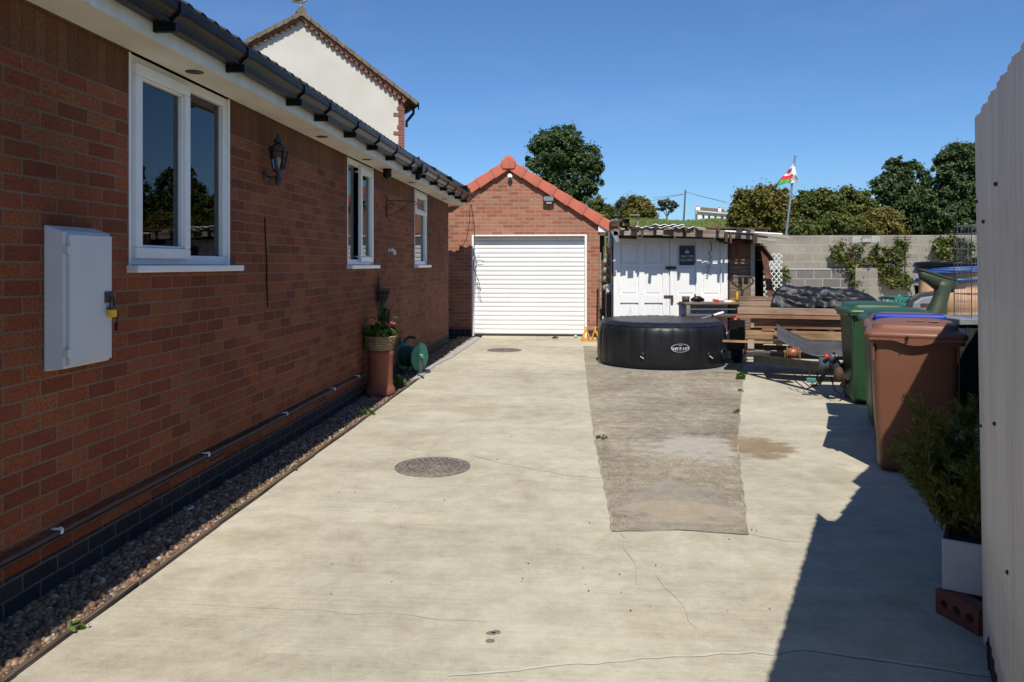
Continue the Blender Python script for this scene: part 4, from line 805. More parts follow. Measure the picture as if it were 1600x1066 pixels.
# ================================================================== wheelie bins
def rrect(hw, hd, r, z, n=5, cy=0):
    pts = []
    for sx, sy, a0 in ((1, 1, 0), (-1, 1, 90), (-1, -1, 180), (1, -1, 270)):
        for k in range(n+1): a = R(a0+90*k/n); pts.append(Vector((sx*(hw-r)+r*math.cos(a), cy+sy*(hd-r)+r*math.sin(a), z)))
    return pts
def wheelie_bin(loc, rz, bm, lm, label, stripe=None, sticker=False):
    t = thing('wheelie_bin', label, 'wheelie bin', loc, rz, 'wheelie bins beside the fence', local=True)
    m = MB(); m.loft([rrect(.225, .235, .05, .02), rrect(.238, .25, .055, .06), rrect(.275, .305, .055, .93), rrect(.278, .308, .055, .965)]); 
    bo = obj('body', m, bm, t)
    m = MB(); m.loft([rrect(.300, .330, .05, .925), rrect(.305, .335, .05, .93), rrect(.305, .335, .05, .968), rrect(.298, .328, .05, .972)])
    for sx in (-1, 1): m.box(sx*.262-.006, sx*.262+.006, -.315, -.275, .80, .93)
    obj('rim', m, bm, bo, bevel=.003)
    m = MB(); hw, hd = .322, .350
    m.loft([rrect(hw-.012, hd-.012, .05, .965), rrect(hw, hd, .055, .968), rrect(hw, hd, .055, .995), rrect(hw-.012, hd-.012, .06, 1.008), rrect(hw-.035, hd-.04, .07, 1.022), rrect(hw-.05, hd-.055, .07, 1.026), rrect(hw-.055, hd-.06, .07, 1.05), rrect(hw-.075, hd-.08, .07, 1.064), rrect(hw-.16, hd-.17, .06, 1.082), rrect(.03, .03, .02, 1.088)])
    # front lip with dropped grip
    pr = [(-hw+.03, .97)] + [(x, .952-.032*max(0, math.cos(x/.13*math.pi/2))**1.0*(abs(x) < .13)) for x in np.linspace(-hw+.03, hw-.03, 25)] + [(hw-.03, .97)]
    m.prism([(x, -hd-.004, z) for x, z in pr], (0, .012, 0)); ld = obj('lid', m, lm, t)
    m = MB(); m.tube([(-.24, .345, .99), (.24, .345, .99)], .016, 8); m.tube([(-.20, .335, .93), (-.20, .385, .95), (.20, .385, .95), (.20, .335, .93)], .014, 8); obj('handle', m, bm, t)
    for sx in (-1, 1):
        m = MB(); Mx = Matrix.Rotation(R(90), 3, 'Y'); m.lathe([(.03, -.022), (.095, -.022), (.1, -.015), (.1, .015), (.095, .022), (.03, .022)], (sx*.20, .25, .10), 20, M=Mx); w = obj('wheel', m, M['rubber'], t); m = MB(); m.lathe([(.001, -.02), (.045, -.02), (.045, .02), (.001, .02)], (sx*.20, .25, .10), 14, M=Mx); obj('hub', m, M['black_plastic'], w)
    if stripe:
        m = MB(); m.loft([rrect(.255, .035, .02, 1.04, cy=-.25), rrect(.255, .035, .02, 1.078, cy=-.25), rrect(.235, .022, .02, 1.092, cy=-.25)]); obj('grip', m, stripe, ld)
    if sticker:
        m = MB(); m.box(-.05, .06, -.20, -.16, 1.0825, 1.085); m.box(.09, .15, -.22, -.16, 1.0815, 1.084); s_ = obj('sticker', m, M['timber_pale'], ld)
        m = MB(); m.tube([(-.05, -.356, .985), (-.06, -.364, .97), (-.045, -.365, .955), (-.07, -.366, .94)], .004, 5); m.sphere((-.05, -.362, .978), .012, 8, 6); obj('cord_knot', m, M['timber_dark'], ld)
    return t
AB = TH+R(-26)
wheelie_bin(C2W(2.94, 5.62), AB, M['binbrown'], M['binbrown'], 'brown wheelie bin nearest the camera, half shaded, with closed brown lid', sticker=True)
wheelie_bin(C2W(3.24, 6.30), AB+R(2), M['binbrown'], M['binbrown'], 'brown wheelie bin with a blue grip on its lid right behind the near brown bin', stripe=M['binblue'])
wheelie_bin(C2W(3.53, 7.02), AB+R(6), M['bingreen'], M['bingreen'], 'green wheelie bin between the bin with the blue grip and the far green bin')
wheelie_bin(C2W(3.90, 8.32), TH+R(-12), M['bingreen'], M['bingreen'], 'farthest green wheelie bin, next to the timber trailer')
# ================================================================== wire cage on a dark chest, clutter behind the bins
K0 = C2W(4.74, 7.77, 0); t = thing('storage_chest', 'dark storage chest with a pale top edge in the shade behind the bins', 'chest', K0, TH, local=True)
m = MB(); m.box(-.40, .40, -.33, .33, .03, .90); [m.box(x-.006, x+.006, -.338, -.329, .05, .88) for x in np.arange(-.33, .38, .11)]; obj('body', m, M['fencewood'], t); m = MB(); m.box(-.42, .42, -.36, .36, .90, .955); obj('lid', m, M['greyplastic'], t, bevel=.006)
t = thing('wire_cage', 'galvanised wire mesh cage standing on the dark chest', 'cage', K0+Vector((0,0,.955)), TH, local=True)
cw, cd, chh = .29, .15, .92; m = MB()
for (a, b) in (((-cw, -cd), (cw, -cd)), ((-cw, cd), (cw, cd)), ((-cw, -cd), (-cw, cd)), ((cw, -cd), (cw, cd))):
    A = Vector((a[0]+.11, a[1], 0)); Bv = Vector((b[0]+.11, b[1], 0)); Ln = (Bv-A).length; nv_ = int(Ln/.036)
    for i in range(nv_+1): p = A.lerp(Bv, i/nv_); m.tube([p, p+Vector((0,0,chh))], .0016 if i not in (0, nv_) else .006, 4, cap=False)
    for j in range(13): z = chh*j/12; m.tube([A+Vector((0,0,z)), Bv+Vector((0,0,z))], .0018 if j % 3 else .005, 4, cap=False)
obj('mesh_panel', m, M['steel'], t)
m = MB(); 
for i in range(20): p = -cw+.11+2*cw*i/19; m.tube([(p, -cd, chh), (p, cd, chh)], .002, 4, cap=False)
obj('top_panel', m, M['steel'], t)
c = C2W(6.9, 12.0, 0); t = thing('water_butt', 'round tan plastic tub tower wrapped with coiled hoses by the block wall', 'tub', c, 0, local=True)
m = MB(); m.lathe([(.40, 0), (.43, .05), (.44, .35), (.40, .37), (.42, .40), (.44, .72), (.40, .74), (.43, .77), (.45, 1.10), (.41, 1.12), (.43, 1.15), (.44, 1.40), (.40, 1.44), (.36, 1.45), (.001, 1.45)], (0,0,0), 36); obj('tub', m, M['tan'], t)
for z0_, rr, mm, nm in ((1.37, .50, 'bluehose', 3), (1.47, .50, 'black_plastic', 2), (1.22, .48, 'bluehose', 2)):
    tt = thing('hose_coil', {1.37: 'blue hose coiled round the upper rim of the tan tub', 1.47: 'black hose coil lying on top of the tan tub', 1.22: 'lower blue hose loops round the tan tub'}[z0_], 'hose', c+Vector((0,0,z0_)), 0, 'hose coils on the tan tub', local=True)
    m = MB(); m.tube([((rr+.02*math.sin(a*.37))*math.cos(a)-.04, (rr+.015*math.cos(a*.53))*math.sin(a), .03*a/6.28+.025*math.sin(a+1)) for a in np.arange(0, 6.28*nm+.5, .2)], .022, 8); obj('coil', m, M[mm], tt)
bx = PD(1450, 470, 11.2); 
t = thing('tan_sack', 'open tan paper sack slumped between the grey tub and the block wall', 'sack', (bx.x, bx.y, .62), 0, local=True)
m = MB(); m.loft([[Vector(((.13+.03*fbm(math.cos(a)*2, z*4))*math.cos(a)*(1-.1*z), (.10+.03*fbm(math.sin(a)*2, z*4, 3))*math.sin(a), z+.05*fbm(math.cos(a)*2, math.sin(a)*2, z)*(z > .55))) for a in np.arange(0, 6.28, .35)] for z in (0, .12, .25, .38, .5, .6, .68)], cap1=False); obj('sack_body', m, M['tan'], t); m = MB(); m.box(-.3, .3, -.2, .2, -.62, -.01); 
tag(obj('clutter_crate', MB().box(bx.x-.32, bx.x+.32, bx.y-.22, bx.y+.22, 0, .60).box(bx.x-.33, bx.x+.33, bx.y-.23, bx.y+.23, .602, .618), M['fencewood']), 'dark wooden crate under the tan sack behind the green bins', 'crate')
c = PD(1442, 474, 10.4); t = thing('grey_tub', 'light grey plastic barrow tray with dark rim tipped up behind the green bins', 'tray', (c.x, c.y, 0), TH, local=True)
m = MB(); pr = [(-.26, .55), (-.25, .80), (-.18, 1.02), (-.05, 1.10), (.20, 1.13), (.34, 1.10), (.34, .55)]; m.prism([(x, 0, z) for x, z in pr], (0, .05, 0)); obj('rim', m, M['blackmetal'], t, bevel=.015)
m = MB(); pr = [(-.20, .60), (-.19, .80), (-.14, .97), (-.04, 1.04), (.18, 1.07), (.28, 1.04), (.28, .60)]; m.prism([(x, -.05, z) for x, z in pr], (0, .049, 0)); obj('tray', m, M['greyplastic'], t, bevel=.02); m = MB(); m.box(-.06, .02, -.06, -.05, .62, .96); m.box(.02, .16, -.06, -.05, .9, .96); obj('rib', m, M['blackmetal'], t); m = MB(); m.box(-.22, -.17, 0, .5, 0, .55); m.box(.2, .25, 0, .5, 0, .55); obj('leg', m, M['blackmetal'], t)
p = PD(1436, 452, 11.6); t = thing('black_pot', 'small black plastic pot standing on stacked teal crates', 'pot', (p.x, p.y, 1.02), 0, local=True); m = MB(); m.lathe([(.05, 0), (.065, .12), (.072, .12), (.072, .15), (.06, .15), (.05, .02), (.001, .02)], (0,0,0), 16); obj('pot', m, M['black_plastic'], t)
def crate(loc, rz, label):
    t = thing('teal_crate', label, 'crate', loc, rz, 'stacked teal plastic crates', local=True); w, dpt, h = .24, .18, .33; m = MB()
    for z in (0, .07, .14, .21, .29): 
        hh = .035 if z < .29 else .04
        m.box(-w, w, -dpt, -dpt+.012, z, z+hh); m.box(-w, w, dpt-.012, dpt, z, z+hh); m.box(-w, -w+.012, -dpt+.013, dpt-.013, z, z+hh); m.box(w-.012, w, -dpt+.013, dpt-.013, z, z+hh)
    for x in np.linspace(-w+.01, w-.01, 8): m.box(x-.008, x+.008, -dpt-.002, -dpt+.010, 0, .33); m.box(x-.008, x+.008, dpt-.010, dpt+.002, 0, .33)
    obj('side', m, M['teal'], t); m = MB(); m.box(-w+.014, w-.014, -dpt+.014, dpt-.014, .002, .02); obj('base', m, M['teal'], t); return t
c = PD(1408, 470, 11.6); c.z = 0
for k, lb in enumerate(('bottom teal crate of the stack behind the green bins', 'middle teal crate of the stack behind the green bins', 'top teal crate of the stack behind the green bins, in the sun')): crate(c+Vector((.01*k, 0, .335*k)), TH+R(3*k), lb)
c2 = c + Vector((.36, .1, 0)); crate(c2, TH, 'lowest teal crate under the black pot'); crate(c2+Vector((0,0,.335)), TH+R(2), 'middle teal crate under the black pot'); crate(c2+Vector((0,0,.67)), TH-R(3), 'teal crate directly under the black pot')
# upside-down boot on a stake
d_ = 8.9; c = PD(1466, 480, d_); t = thing('rubber_boot', 'olive green rubber boot standing upside down behind the green bin lids', 'boot', (c.x, c.y, .80), TH, local=True); t.scale = (1.18, 1.18, 1.18)
m = MB()
def ell(cx, cz, rx, ry, tx=0.0): return [Vector((cx+rx*math.cos(a)*math.cos(tx), ry*math.sin(a), cz+rx*math.cos(a)*math.sin(tx))) for a in np.arange(0, 6.28, 6.2832/14)]
m.loft([ell(-.06, -.02, .115, .09, .1), ell(-.045, .08, .108, .085, .1), ell(0, .19, .085, .07, .15), ell(.035, .29, .075, .06, .1), ell(.05, .36, .085, .058, -.1), ell(.055, .42, .10, .052, -.2)], cap0=False)
m.loft([[Vector((x, y*sc, z+zz)) for (y, zz) in ((-.045, .0), (-.05, .035), (-.03, .06), (.03, .06), (.05, .035), (.045, 0), (.03, -.035*k_), (-.03, -.035*k_))] for x, z, sc, k_ in ((.165, .37, .7, .5), (.13, .375, 1, 2), (.05, .39, 1, 2.5), (-.04, .42, 1, 2.2), (-.11, .445, .95, 1.3), (-.165, .46, .75, .9), (-.19, .47, .3, .3))]); obj('upper', m, M['olive'], t)
m = MB(); m.loft([[Vector((x, y*sc, z)) for (y, z) in ((-.05, z0), (-.05, z0+.022), (.05, z0+.022), (.05, z0))] for x, z0, sc in ((.17, .425, .7), (.10, .43, 1), (.07, .44, .9), (-.04, .475, .95), (-.12, .50, 1), (-.17, .515, .8), (-.20, .52, .35))], smooth=False); obj('sole', m, M['olive'], t, bevel=.004)
m = MB(); m.tube([(-.02, 0, -.675), (0, 0, .30)], .015, 8); obj('stake', m, M['oldgrey'], t)
# ================================================================== inflatable hot tub
HC = PD(1033, 500, 11.62); HC.z = 0; t = thing('hot_tub', 'round black inflatable hot tub with closed cover', 'hot tub', HC, TH, local=True)
RR = .955
def rib(a, z): 
    f = min(1, max(0, (z-.04)/.1))*min(1, max(0, (.60-z)/.08)); return 1+.018*f*(abs(math.sin(a*14))**.5-.8)+.002*fbm(math.cos(a)*9, math.sin(a)*9, z*9)
m = MB(); m.lathe([(.84, .004), (.90, .008), (.935, .03), (.952, .08), (.958, .2), (.955, .34), (.95, .47), (.938, .55), (.915, .60), (.88, .628), (.82, .64), (.74, .635), (.70, .60)], (0,0,0), 224, rmod=rib); obj('wall', m, M['vinyl'], t)
m = MB(); 
def cov(u, v):
    a = 2*math.pi*u; r = .905*v; z = .668-.025*(1-v)**.7 + .006*fbm(r*math.cos(a)*7, r*math.sin(a)*7) + (.004*math.sin(a*40) if v > .85 else 0)
    if v > .93: z -= (v-.93)*.9
    return Vector((r*1.02*math.cos(a), r*1.02*math.sin(a), z))
m.grid(cov, 120, 18); obj('cover', m, M['vinylcover'], t, fix=False)
m = MB(); m.lathe([(.97, .001), (.97, .005), (.85, .006)], (0,0,0), 64); obj('ground_mat', m, M['greyplastic'], t)
def on_tub(a0, dx, z, off): a = a0+dx/RR; return Vector(((RR+off)*math.cos(a), (RR+off)*math.sin(a), z))
LA = R(-90)+math.asin((1042-1033)/1200*10.7/RR)
m = MB(); el = []
for a in np.arange(0, 6.2832, 6.2832/48): el.append([on_tub(LA, .128*math.cos(a)*s, .325+.058*math.sin(a)*s, .012) for s in (1, .955)])
vs = [q for e in el for q in e]; nE = len(el); m.add(vs, [(2*i, 2*i+1, 2*((i+1) % nE)+1, 2*((i+1) % nE)) for i in range(nE)]); lg = obj('logo', m, M['logowhite'], t, fix=False)
def text_mesh(body, size, font_w=1.0):
    cu = bpy.data.curves.new('txt', 'FONT'); cu.body = body; cu.size = size; cu.align_x = 'CENTER'; cu.align_y = 'CENTER'; cu.resolution_u = 4; cu.offset = 0
    o = bpy.data.objects.new('txt', cu); S.collection.objects.link(o); dg = bpy.context.evaluated_depsgraph_get(); me = bpy.data.meshes.new_from_object(o.evaluated_get(dg)); V = [(v.co.x*font_w, v.co.y) for v in me.vertices]; F = [tuple(p.vertices) for p in me.polygons]; bpy.data.objects.remove(o); bpy.data.curves.remove(cu); bpy.data.meshes.remove(me); return V, F
V, F = text_mesh('LAY-Z-SPA', .056, .88); m = MB(); m.add([on_tub(LA, -x, .318-y, .013) for x, y in V], F)
V, F = text_mesh('MIAMI', .015, 1.2); m.add([on_tub(LA, -x, .362-y, .013) for x, y in V], F); obj('lettering', m, M['logowhite'], lg, fix=False)
for u, v in ((985, 556), (1091, 562)):
    a = R(-90)+math.asin(max(-1, min(1, (u-1033)/1200*10.75/RR))); z = .21; m = MB(); p = Vector((RR*math.cos(a), RR*math.sin(a), z)); m.lathe([(.045, -.01), (.042, .018), (.03, .022), (.001, .022)], p, 16, M=Matrix.Rotation(a, 3, 'Z') @ Matrix.Rotation(R(90), 3, 'Y')); vv = obj('valve', m, M['vinyl'], t)
    m = MB(); q = on_tub(a, 0, z, .03); m.tube([q+Vector((-.02, 0, -.01)), q+Vector((.01, 0, -.03)), q+Vector((.03, 0, -.045))], .005, 5); obj('tab', m, M['logowhite'], vv)
a = R(-90)+.95; m = MB(); p = Vector((RR*math.cos(a), RR*math.sin(a), .20)); m.lathe([(.08, -.02), (.08, .02), (.065, .03), (.06, .02), (.001, .015)], p, 20, M=Matrix.Rotation(a, 3, 'Z') @ Matrix.Rotation(R(90), 3, 'Y')); obj('valve', m, M['vinyl'], t)
# white-ended stick on the tub edge
p0, p1 = PD(1096, 508, 11.5), PD(1130, 496, 11.6); p0.z = .675; p1.z = .76; t = thing('skimmer_pole', 'short pale pole with thick white end lying on the hot tub edge', 'pole', p0); m = MB(); m.tube([p0, p0.lerp(p1, .5)], .010, 8); obj('pole', m, M['steel'], t); m = MB(); m.tube([p0.lerp(p1, .45), p0.lerp(p1, .55)], .016, 8); obj('joint', m, M['black_plastic'], t); m = MB(); m.tube([p0.lerp(p1, .55), p0.lerp(p1, .8), p1], [.014, .022, .02], 8); obj('end_sleeve', m, M['whiteclip'], t)
# ================================================================== shed with old doors
SY = 13.05; t = thing('shed', 'ramshackle shed faced with two flaking white panel doors and odd roof boards', 'shed', (1.85, 14.1, 0))
X0, X1, X2, X3 = .66, 1.60, 2.555, 2.99
def panel_door(xa, xb, hinge=0):
    m = MB(); zt_, zb = 2.0, .02; w = xb-xa-.006; xa += .003; xb -= .003; st_ = .115; md_ = .10
    cols = [(xa+st_, xa+w/2-md_/2), (xa+w/2+md_/2, xb-st_)]; rows = [(.20, .72), (.84, 1.33), (1.40, 1.86)] ; rows = [(.22, .84), (.98, 1.44), (1.50, 1.86)]
    m.box(xa, xb, SY+.022, SY+.038, zb, zt_)
    m.box(xa, xa+st_, SY-.004, SY+.0215, zb, zt_); m.box(xb-st_, xb, SY-.004, SY+.0215, zb, zt_)
    zs = [zb]+[z for r in rows for z in r]+[zt_]
    for i in range(0, len(zs), 2): m.box(xa+st_, xb-st_, SY-.003, SY+.0215, zs[i], zs[i+1])
    for r in rows:
        m.box(cols[0][1], cols[1][0], SY-.0035, SY+.0215, r[0], r[1])
        for c in cols: m.prism([(c[0]+.03, SY+.0215, r[0]+.03), (c[1]-.03, SY+.0215, r[0]+.03), (c[1]-.03, SY+.0215, r[1]-.03), (c[0]+.03, SY+.0215, r[1]-.03)], (0, -.010, 0))
    return obj('door', m, M['whitepaint'], t, bevel=.004)
d1 = panel_door(X0, X1); d2 = panel_door(X1, X2)
m = MB(); m.box(X1-.07, X1+.10, SY-.03, SY-.004, 1.405, 1.455); m.box(X1-.02, X1+.0, SY-.02, SY-.004, 1.33, 1.405); obj('hasp', m, M['rust'], d1); m = MB(); m.box(X1-.10, X1+.05, SY-.02, SY-.004, .93, .97); m.box(X1+.015, X1+.055, SY-.045, SY-.02, .85, .93); m.tube([(X1+.02, SY-.03, .93), (X1+.02, SY-.03, .965), (X1+.05, SY-.03, .965), (X1+.05, SY-.03, .93)], .005, 6); obj('padlock', m, M['rust'], d1)
m = MB(); m.box(X0-.03, X0-.002, SY, SY+.08, 0, 2.0); obj('frame_post', m, M['blackmetal'], t); m = MB(); m.box(X2+.002, X2+.03, SY-.01, SY+.06, 0, 2.0); obj('frame_post', m, M['blackmetal'], t)
m = MB()
for i, z in enumerate(np.arange(.02, 1.98, .145)): m.box(X2+.035, X3, SY+.01+.004*(i % 2), SY+.035, z, z+.138)
obj('cladding', m, M['timber_grey'], t); m = MB(); m.box(X2+.04, X2+.30, SY-.012, SY+.008, 1.55, 1.96); obj('brown_panel', m, M['browntimberv'], t); m = MB(); m.box(X3-.07, X3+.0, SY-.02, SY+.008, 0, 1.98); obj('corner_post', m, M['oldgrey'], t)
m = MB(); m.box(X0-.02, X0, SY+.09, 15.4, 0, 2.0); m.box(X3, X3+.02, SY+.04, 15.4, 0, 2.0); m.box(X0, X3, 15.38, 15.4, 0, 2.0); m.box(X0, X3, SY+.07, SY+.09, 0, 1.99); obj('wall', m, M['timber_dark'], t)
rz_ = 2.02; FR = SY-.46
m = MB(); m.box(X0-.05, X3+.15, SY-.40, 15.5, rz_+.04, rz_+.06); obj('roof_sheet', m, M['rust'], t)
m = MB(); m.bar((X0-.02, SY-.44, rz_-.01), (X1-.25, SY-.44, rz_+.0), .04, .10); m.bar((X1-.25, SY-.445, rz_+.00), (X3+.10, SY-.44, rz_-.075), .04, .125); m.bar((X1-.55, SY-.475, rz_+.005), (X1-.02, SY-.475, rz_-.015), .025, .12); obj('fascia_plank', m, M['oldgrey'], t)
m = MB()
for (x, w, za, zb) in ((X0+.19, .045, .06, -.02), (X0+.44, .02, .07, -.01), (X0+.71, .05, .055, -.02), (X0+1.12, .025, .07, -.0), (2.43, .022, .17, .02), (2.50, .016, .19, .03), (2.88, .035, .20, .05)): m = MB(); m.box(x-w, x+w, FR-.06, SY+.4, rz_-za, rz_-zb); obj('rafter', m, M['timber_dark'] if w < .04 else M['oldgrey'], t)
m = MB(); m.grid(lambda u, v: Vector((X0+.32+.95*u, FR-.06+1.2*v, rz_+.075+.012*math.sin(u*40)-.01*u)), 80, 2); sh_ = obj('metal_sheet', m, M['steel'], t, fix=False); sh_.modifiers.new('s', 'SOLIDIFY').thickness = .012
m = MB(); m.grid(lambda u, v: Vector((X0+.62+.5*u, FR-.0+1.2*v, rz_+.115+.012*math.sin(u*22)-.01*u)), 50, 2); sh_ = obj('metal_sheet', m, M['whiteclip'], t, fix=False); sh_.modifiers.new('s', 'SOLIDIFY').thickness = .012
m = MB(); m.tube([(2.42, FR-.02, rz_+.0), (X3+.32, FR-.02, rz_-.05)], .016, 8); obj('white_pole', m, M['whiteclip'], t); m = MB(); m.bar((X1+.55, FR+.2, rz_+.085), (X3+.1, FR+.2, rz_+.02), .10, .025); obj('roof_board', m, M['timber_red'], t); m = MB(); m.bar((X3-.1, FR+.05, rz_-.03), (X3+.42, FR+.02, rz_-.10), .14, .05); m.bar((X3-.25, FR+.03, rz_-.10), (X3+.22, FR, rz_-.15), .10, .04); obj('loose_board', m, M['oldgrey'], t)
for i, (x, w, ln_, z, dz, mt) in enumerate(((.78, .07, .5, .07, .03, 'oldgrey'), (.98, .10, .34, .075, .022, 'timber_dark'), (1.30, .05, .6, .08, .04, 'blackmetal'), (1.52, .16, .3, .065, .02, 'timber_grey'), (1.78, .04, .55, .06, .05, 'timber_dark'), (2.02, .12, .28, .055, .025, 'oldgrey'), (2.30, .05, .5, .05, .04, 'timber_dark'), (2.62, .09, .42, .03, .03, 'blackmetal'), (2.80, .06, .36, .02, .05, 'oldgrey'))):
    m = MB(); m.bar((x, FR-.10-.07*(i % 3), rz_+z-.03), (x+.05*((i % 4)-1.5), FR+ln_, rz_+z+.02), w, dz); obj('loose_board', m, M[mt], t)
for (x0_, x1_, z, h_, mt) in ((.70, 1.02, -.075, .055, 'timber_dark'), (1.12, 1.62, -.07, .05, 'mattdark'), (1.66, 2.25, -.085, .04, 'timber_dark'), (2.30, 2.95, -.12, .05, 'mattdark')):
    m = MB(); m.bar((x0_, SY-.36, rz_+z), (x1_, SY-.34, rz_+z-.015), .05, h_); obj('batten_gap_shade', m, M[mt], t)  # near-black bars paint the shade in gaps under the roof edge; others are timber
# square black downpipe end and rubble on the left end of the roof
m = MB(); x = X0+.17; m.box(x-.06, x+.06, FR-.12, SY+.6, rz_+.08, rz_+.09); m.box(x-.06, x+.06, FR-.12, SY+.6, rz_+.19, rz_+.20); m.box(x-.06, x-.05, FR-.12, SY+.6, rz_+.09, rz_+.19); m.box(x+.05, x+.06, FR-.12, SY+.6, rz_+.09, rz_+.19); tag(obj('square_pipe', m, M['black_plastic']), 'short black square pipe lying on the left end of the shed roof', 'pipe')
m = MB(); m.box(X0-.05, X0+.09, SY-.3, SY+.5, rz_+.08, rz_+.19); tag(obj('dark_beam', m, M['timber_dark'], bevel=.006), 'dark timber beam end on the shed roof next to the garage eave', 'beam')
m = MB(); m.tube([(X0+.45, SY+.5, rz_+.05), (X0+.45, SY+.5, rz_+.32)], .012, 6); m.box(X0+.30, X0+.47, SY+.42, SY+.58, rz_+.32, rz_+.335); tag(obj('bird_table', m, M['oldgrey']), 'small grey flat topped post sticking up from the shed roof', 'post')
m = MB(); m.prism([(X0-.07, FR, rz_+.02), (X0+.05, FR, rz_-.0), (X0+.07, FR+.0, rz_-.16), (X0+.02, FR, rz_-.17)], (0, .02, 0)); tag(obj('blue_sheet_scrap', m, M['steel']), 'blue grey scrap of sheet metal hanging at the left roof end of the shed', 'scrap metal')
# sign
sx0, sx1 = PY(1061.5, 400, SY).x, PY(1085, 400, SY).x; t = thing('wall_sign', 'black sign with white crown and lettering hung on the right white door', 'sign', ((sx0+sx1)/2, SY-.02, 1.48))
m = MB(); m.box(sx0, sx1, SY-.022, SY-.006, 1.475, 1.80); obj('board', m, M['signblack'], t, bevel=.003); sc0 = (sx0+sx1)/2; m = MB()
for tx, z in (('DIG FOR', 1.62), ('VICTORY', 1.555)): V, F = text_mesh(tx, .054, .98); m.add([(sc0+x, SY-.0232, z+y) for x, y in V], F)
cz = 1.69; m.add([(sc0+x, SY-.0232, cz+z) for x, z in ((-.032, -.012), (.032, -.012), (.036, .022), (.018, .008), (.010, .03), (0, .012), (-.010, .03), (-.018, .008), (-.036, .022))], [(0,1,2,3), (0,3,5), (3,4,5), (0,5,7), (5,6,7), (0,7,8)]); m.add([(sc0+x, SY-.0232, cz+z) for x, z in ((-.006, .034), (.006, .034), (.006, .048), (-.006, .048))], [(0,1,2,3)]); obj('lettering', m, M['signwhite'], t, fix=False)
t = thing('cord', 'curly black cord hanging on the right white shed door', 'cord', (2.3, SY-.02, 1.1)); c0 = PY(1109, 378, SY-.02); m = MB(); pts = [c0+Vector((-.01, 0, 0)), c0+Vector((.02, 0, .0)), c0+Vector((.025, 0, -.06)), c0+Vector((.03, 0, -.14)), c0+Vector((-.02, 0, -.20)), c0+Vector((.03, 0, -.25))]
for k in range(7): pts += [c0+Vector((-.03-.004*k, -.01, -.29-.045*k)), c0+Vector((.035-.01*k, 0, -.31-.045*k))]
m.tube(pts, .006, 5); obj('cord', m, M['black_plastic'], t)
# junk in the gap beside the garage
def lean(name, a, b, w, h, mt, label, cat, rnd=False):
    m = MB(); m.tube([a, b], w, 8) if rnd else m.bar(a, b, w, h); return tag(obj(name, m, M[mt]), label, cat)
gx = .56
lean('grey_pole', PY(939, 528, 14.6), PY(938, 395, 15.2), .022, 0, 'oldgrey', 'grey round pole leaning against the garage corner', 'pole', True)
lean('brown_plank', PY(948, 528, 14.2), PY(943, 385, 15.0), .025, .05, 'timber_dark', 'dark brown plank leaning in the gap beside the garage', 'plank')
lean('thin_batten', PY(949, 530, 13.6), PY(948.5, 440, 14.2), .018, .03, 'oldgrey', 'thin grey batten upright in the gap beside the shed', 'batten')
m = MB(); m.box(.54, .64, 16.3, 16.34, 0, 2.1); m.box(.53, .65, 15.5, 15.54, 0, 1.55); tag(obj('board_stack', m, M['timber_dark']), 'old brown boards blocking the far end of the gap beside the shed', 'board')
p = PY(954, 500, 13.4); m = MB(); m.loft([[Vector((p.x+(.085+.025*fbm(math.cos(a)*2, z*7, 1))*math.cos(a), p.y+.10*math.sin(a), z+.10)) for a in np.arange(0, 6.28, .4)] for z in np.arange(.35, .95, .08)]); tag(obj('rubble_sack', m, M['black_plastic']), 'crumpled black plastic sack hanging beside the shed door', 'sack')
m = MB(); m.loft([[Vector((p.x-.03+(.05+.012*fbm(math.cos(a)*2, z*9, 1))*math.cos(a), p.y-.02+.06*math.sin(a), z)) for a in np.arange(0, 6.28, .5)] for z in (.98, 1.03, 1.08, 1.14)]); tag(obj('white_bag', m, M['whiteclip']), 'small white bag on top of the black sack beside the shed', 'bag')
m = MB(); 
for k in range(5): m.tube([PY(951+k*1.2, 362+k, 13.0), PY(950.5+k*1.6, 375, 12.98), PY(949+k*2, 385+2*(k % 2), 12.97)], .006, 5)
tag(obj('rope_tassel', m, M['steel']), 'frayed blue grey rope ends hanging under the shed roof corner', 'rope')
a = PY(941, 528, 13.9); m = MB(); m.prism([(a.x-.01, a.y, .12), (a.x+.11, a.y, .0), (a.x+.12, a.y, .16), (a.x+.03, a.y, .55), (a.x+.0, a.y, .56)], (0, .04, 0)); tag(obj('mint_board', m, M['mint'], bevel=.005), 'mint green plastic wedge leaning behind the axle stands', 'board')
m = MB()
for k in range(14): c = PY(949+3*math.sin(k*2.1), 400+k*4.5, 14.0); m.sphere(c, .035+.012*(k % 3), 8, 6)
tag(obj('rag_bundle', m, M['oldgrey']), 'bundle of grey rags hung in the gap between garage and shed', 'rags')
# axle stands
def axle_stand(loc, rz, label):
    t = thing('axle_stand', label, 'axle stand', loc, rz, 'yellow axle stands by the garage door', local=True); m = MB()
    for sx, sy in ((-1,-1), (1,-1), (1,1), (-1,1)): m.bar((sx*.085, sy*.07, 0), (sx*.022, sy*.02, .19), .03, .012)
    for (a, b) in (((-.08, -.066, .03), (.08, -.066, .03)), ((-.08, .066, .03), (.08, .066, .03)), ((-.08, -.066, .03), (-.08, .066, .03)), ((.08, -.066, .03), (.08, .066, .03))): m.bar(a, b, .01, .022)
    m.box(-.03, .03, -.028, .028, .17, .20); obj('frame', m, M['yellow'], t); m = MB(); m.box(-.014, .014, -.012, .012, .2, .265); m.prism([(-.04, -.014, .265), (.04, -.014, .265), (.045, -.014, .285), (0, -.014, .272), (-.045, -.014, .285)], (0, .028, 0)); obj('post', m, M['yellow'], t); return t
s1 = axle_stand(G(915.5, 533), R(10), 'yellow axle stand nearer the garage door'); dup(s1, G(930.5, 533.5), R(-12), 'yellow axle stand nearer the hot tub')
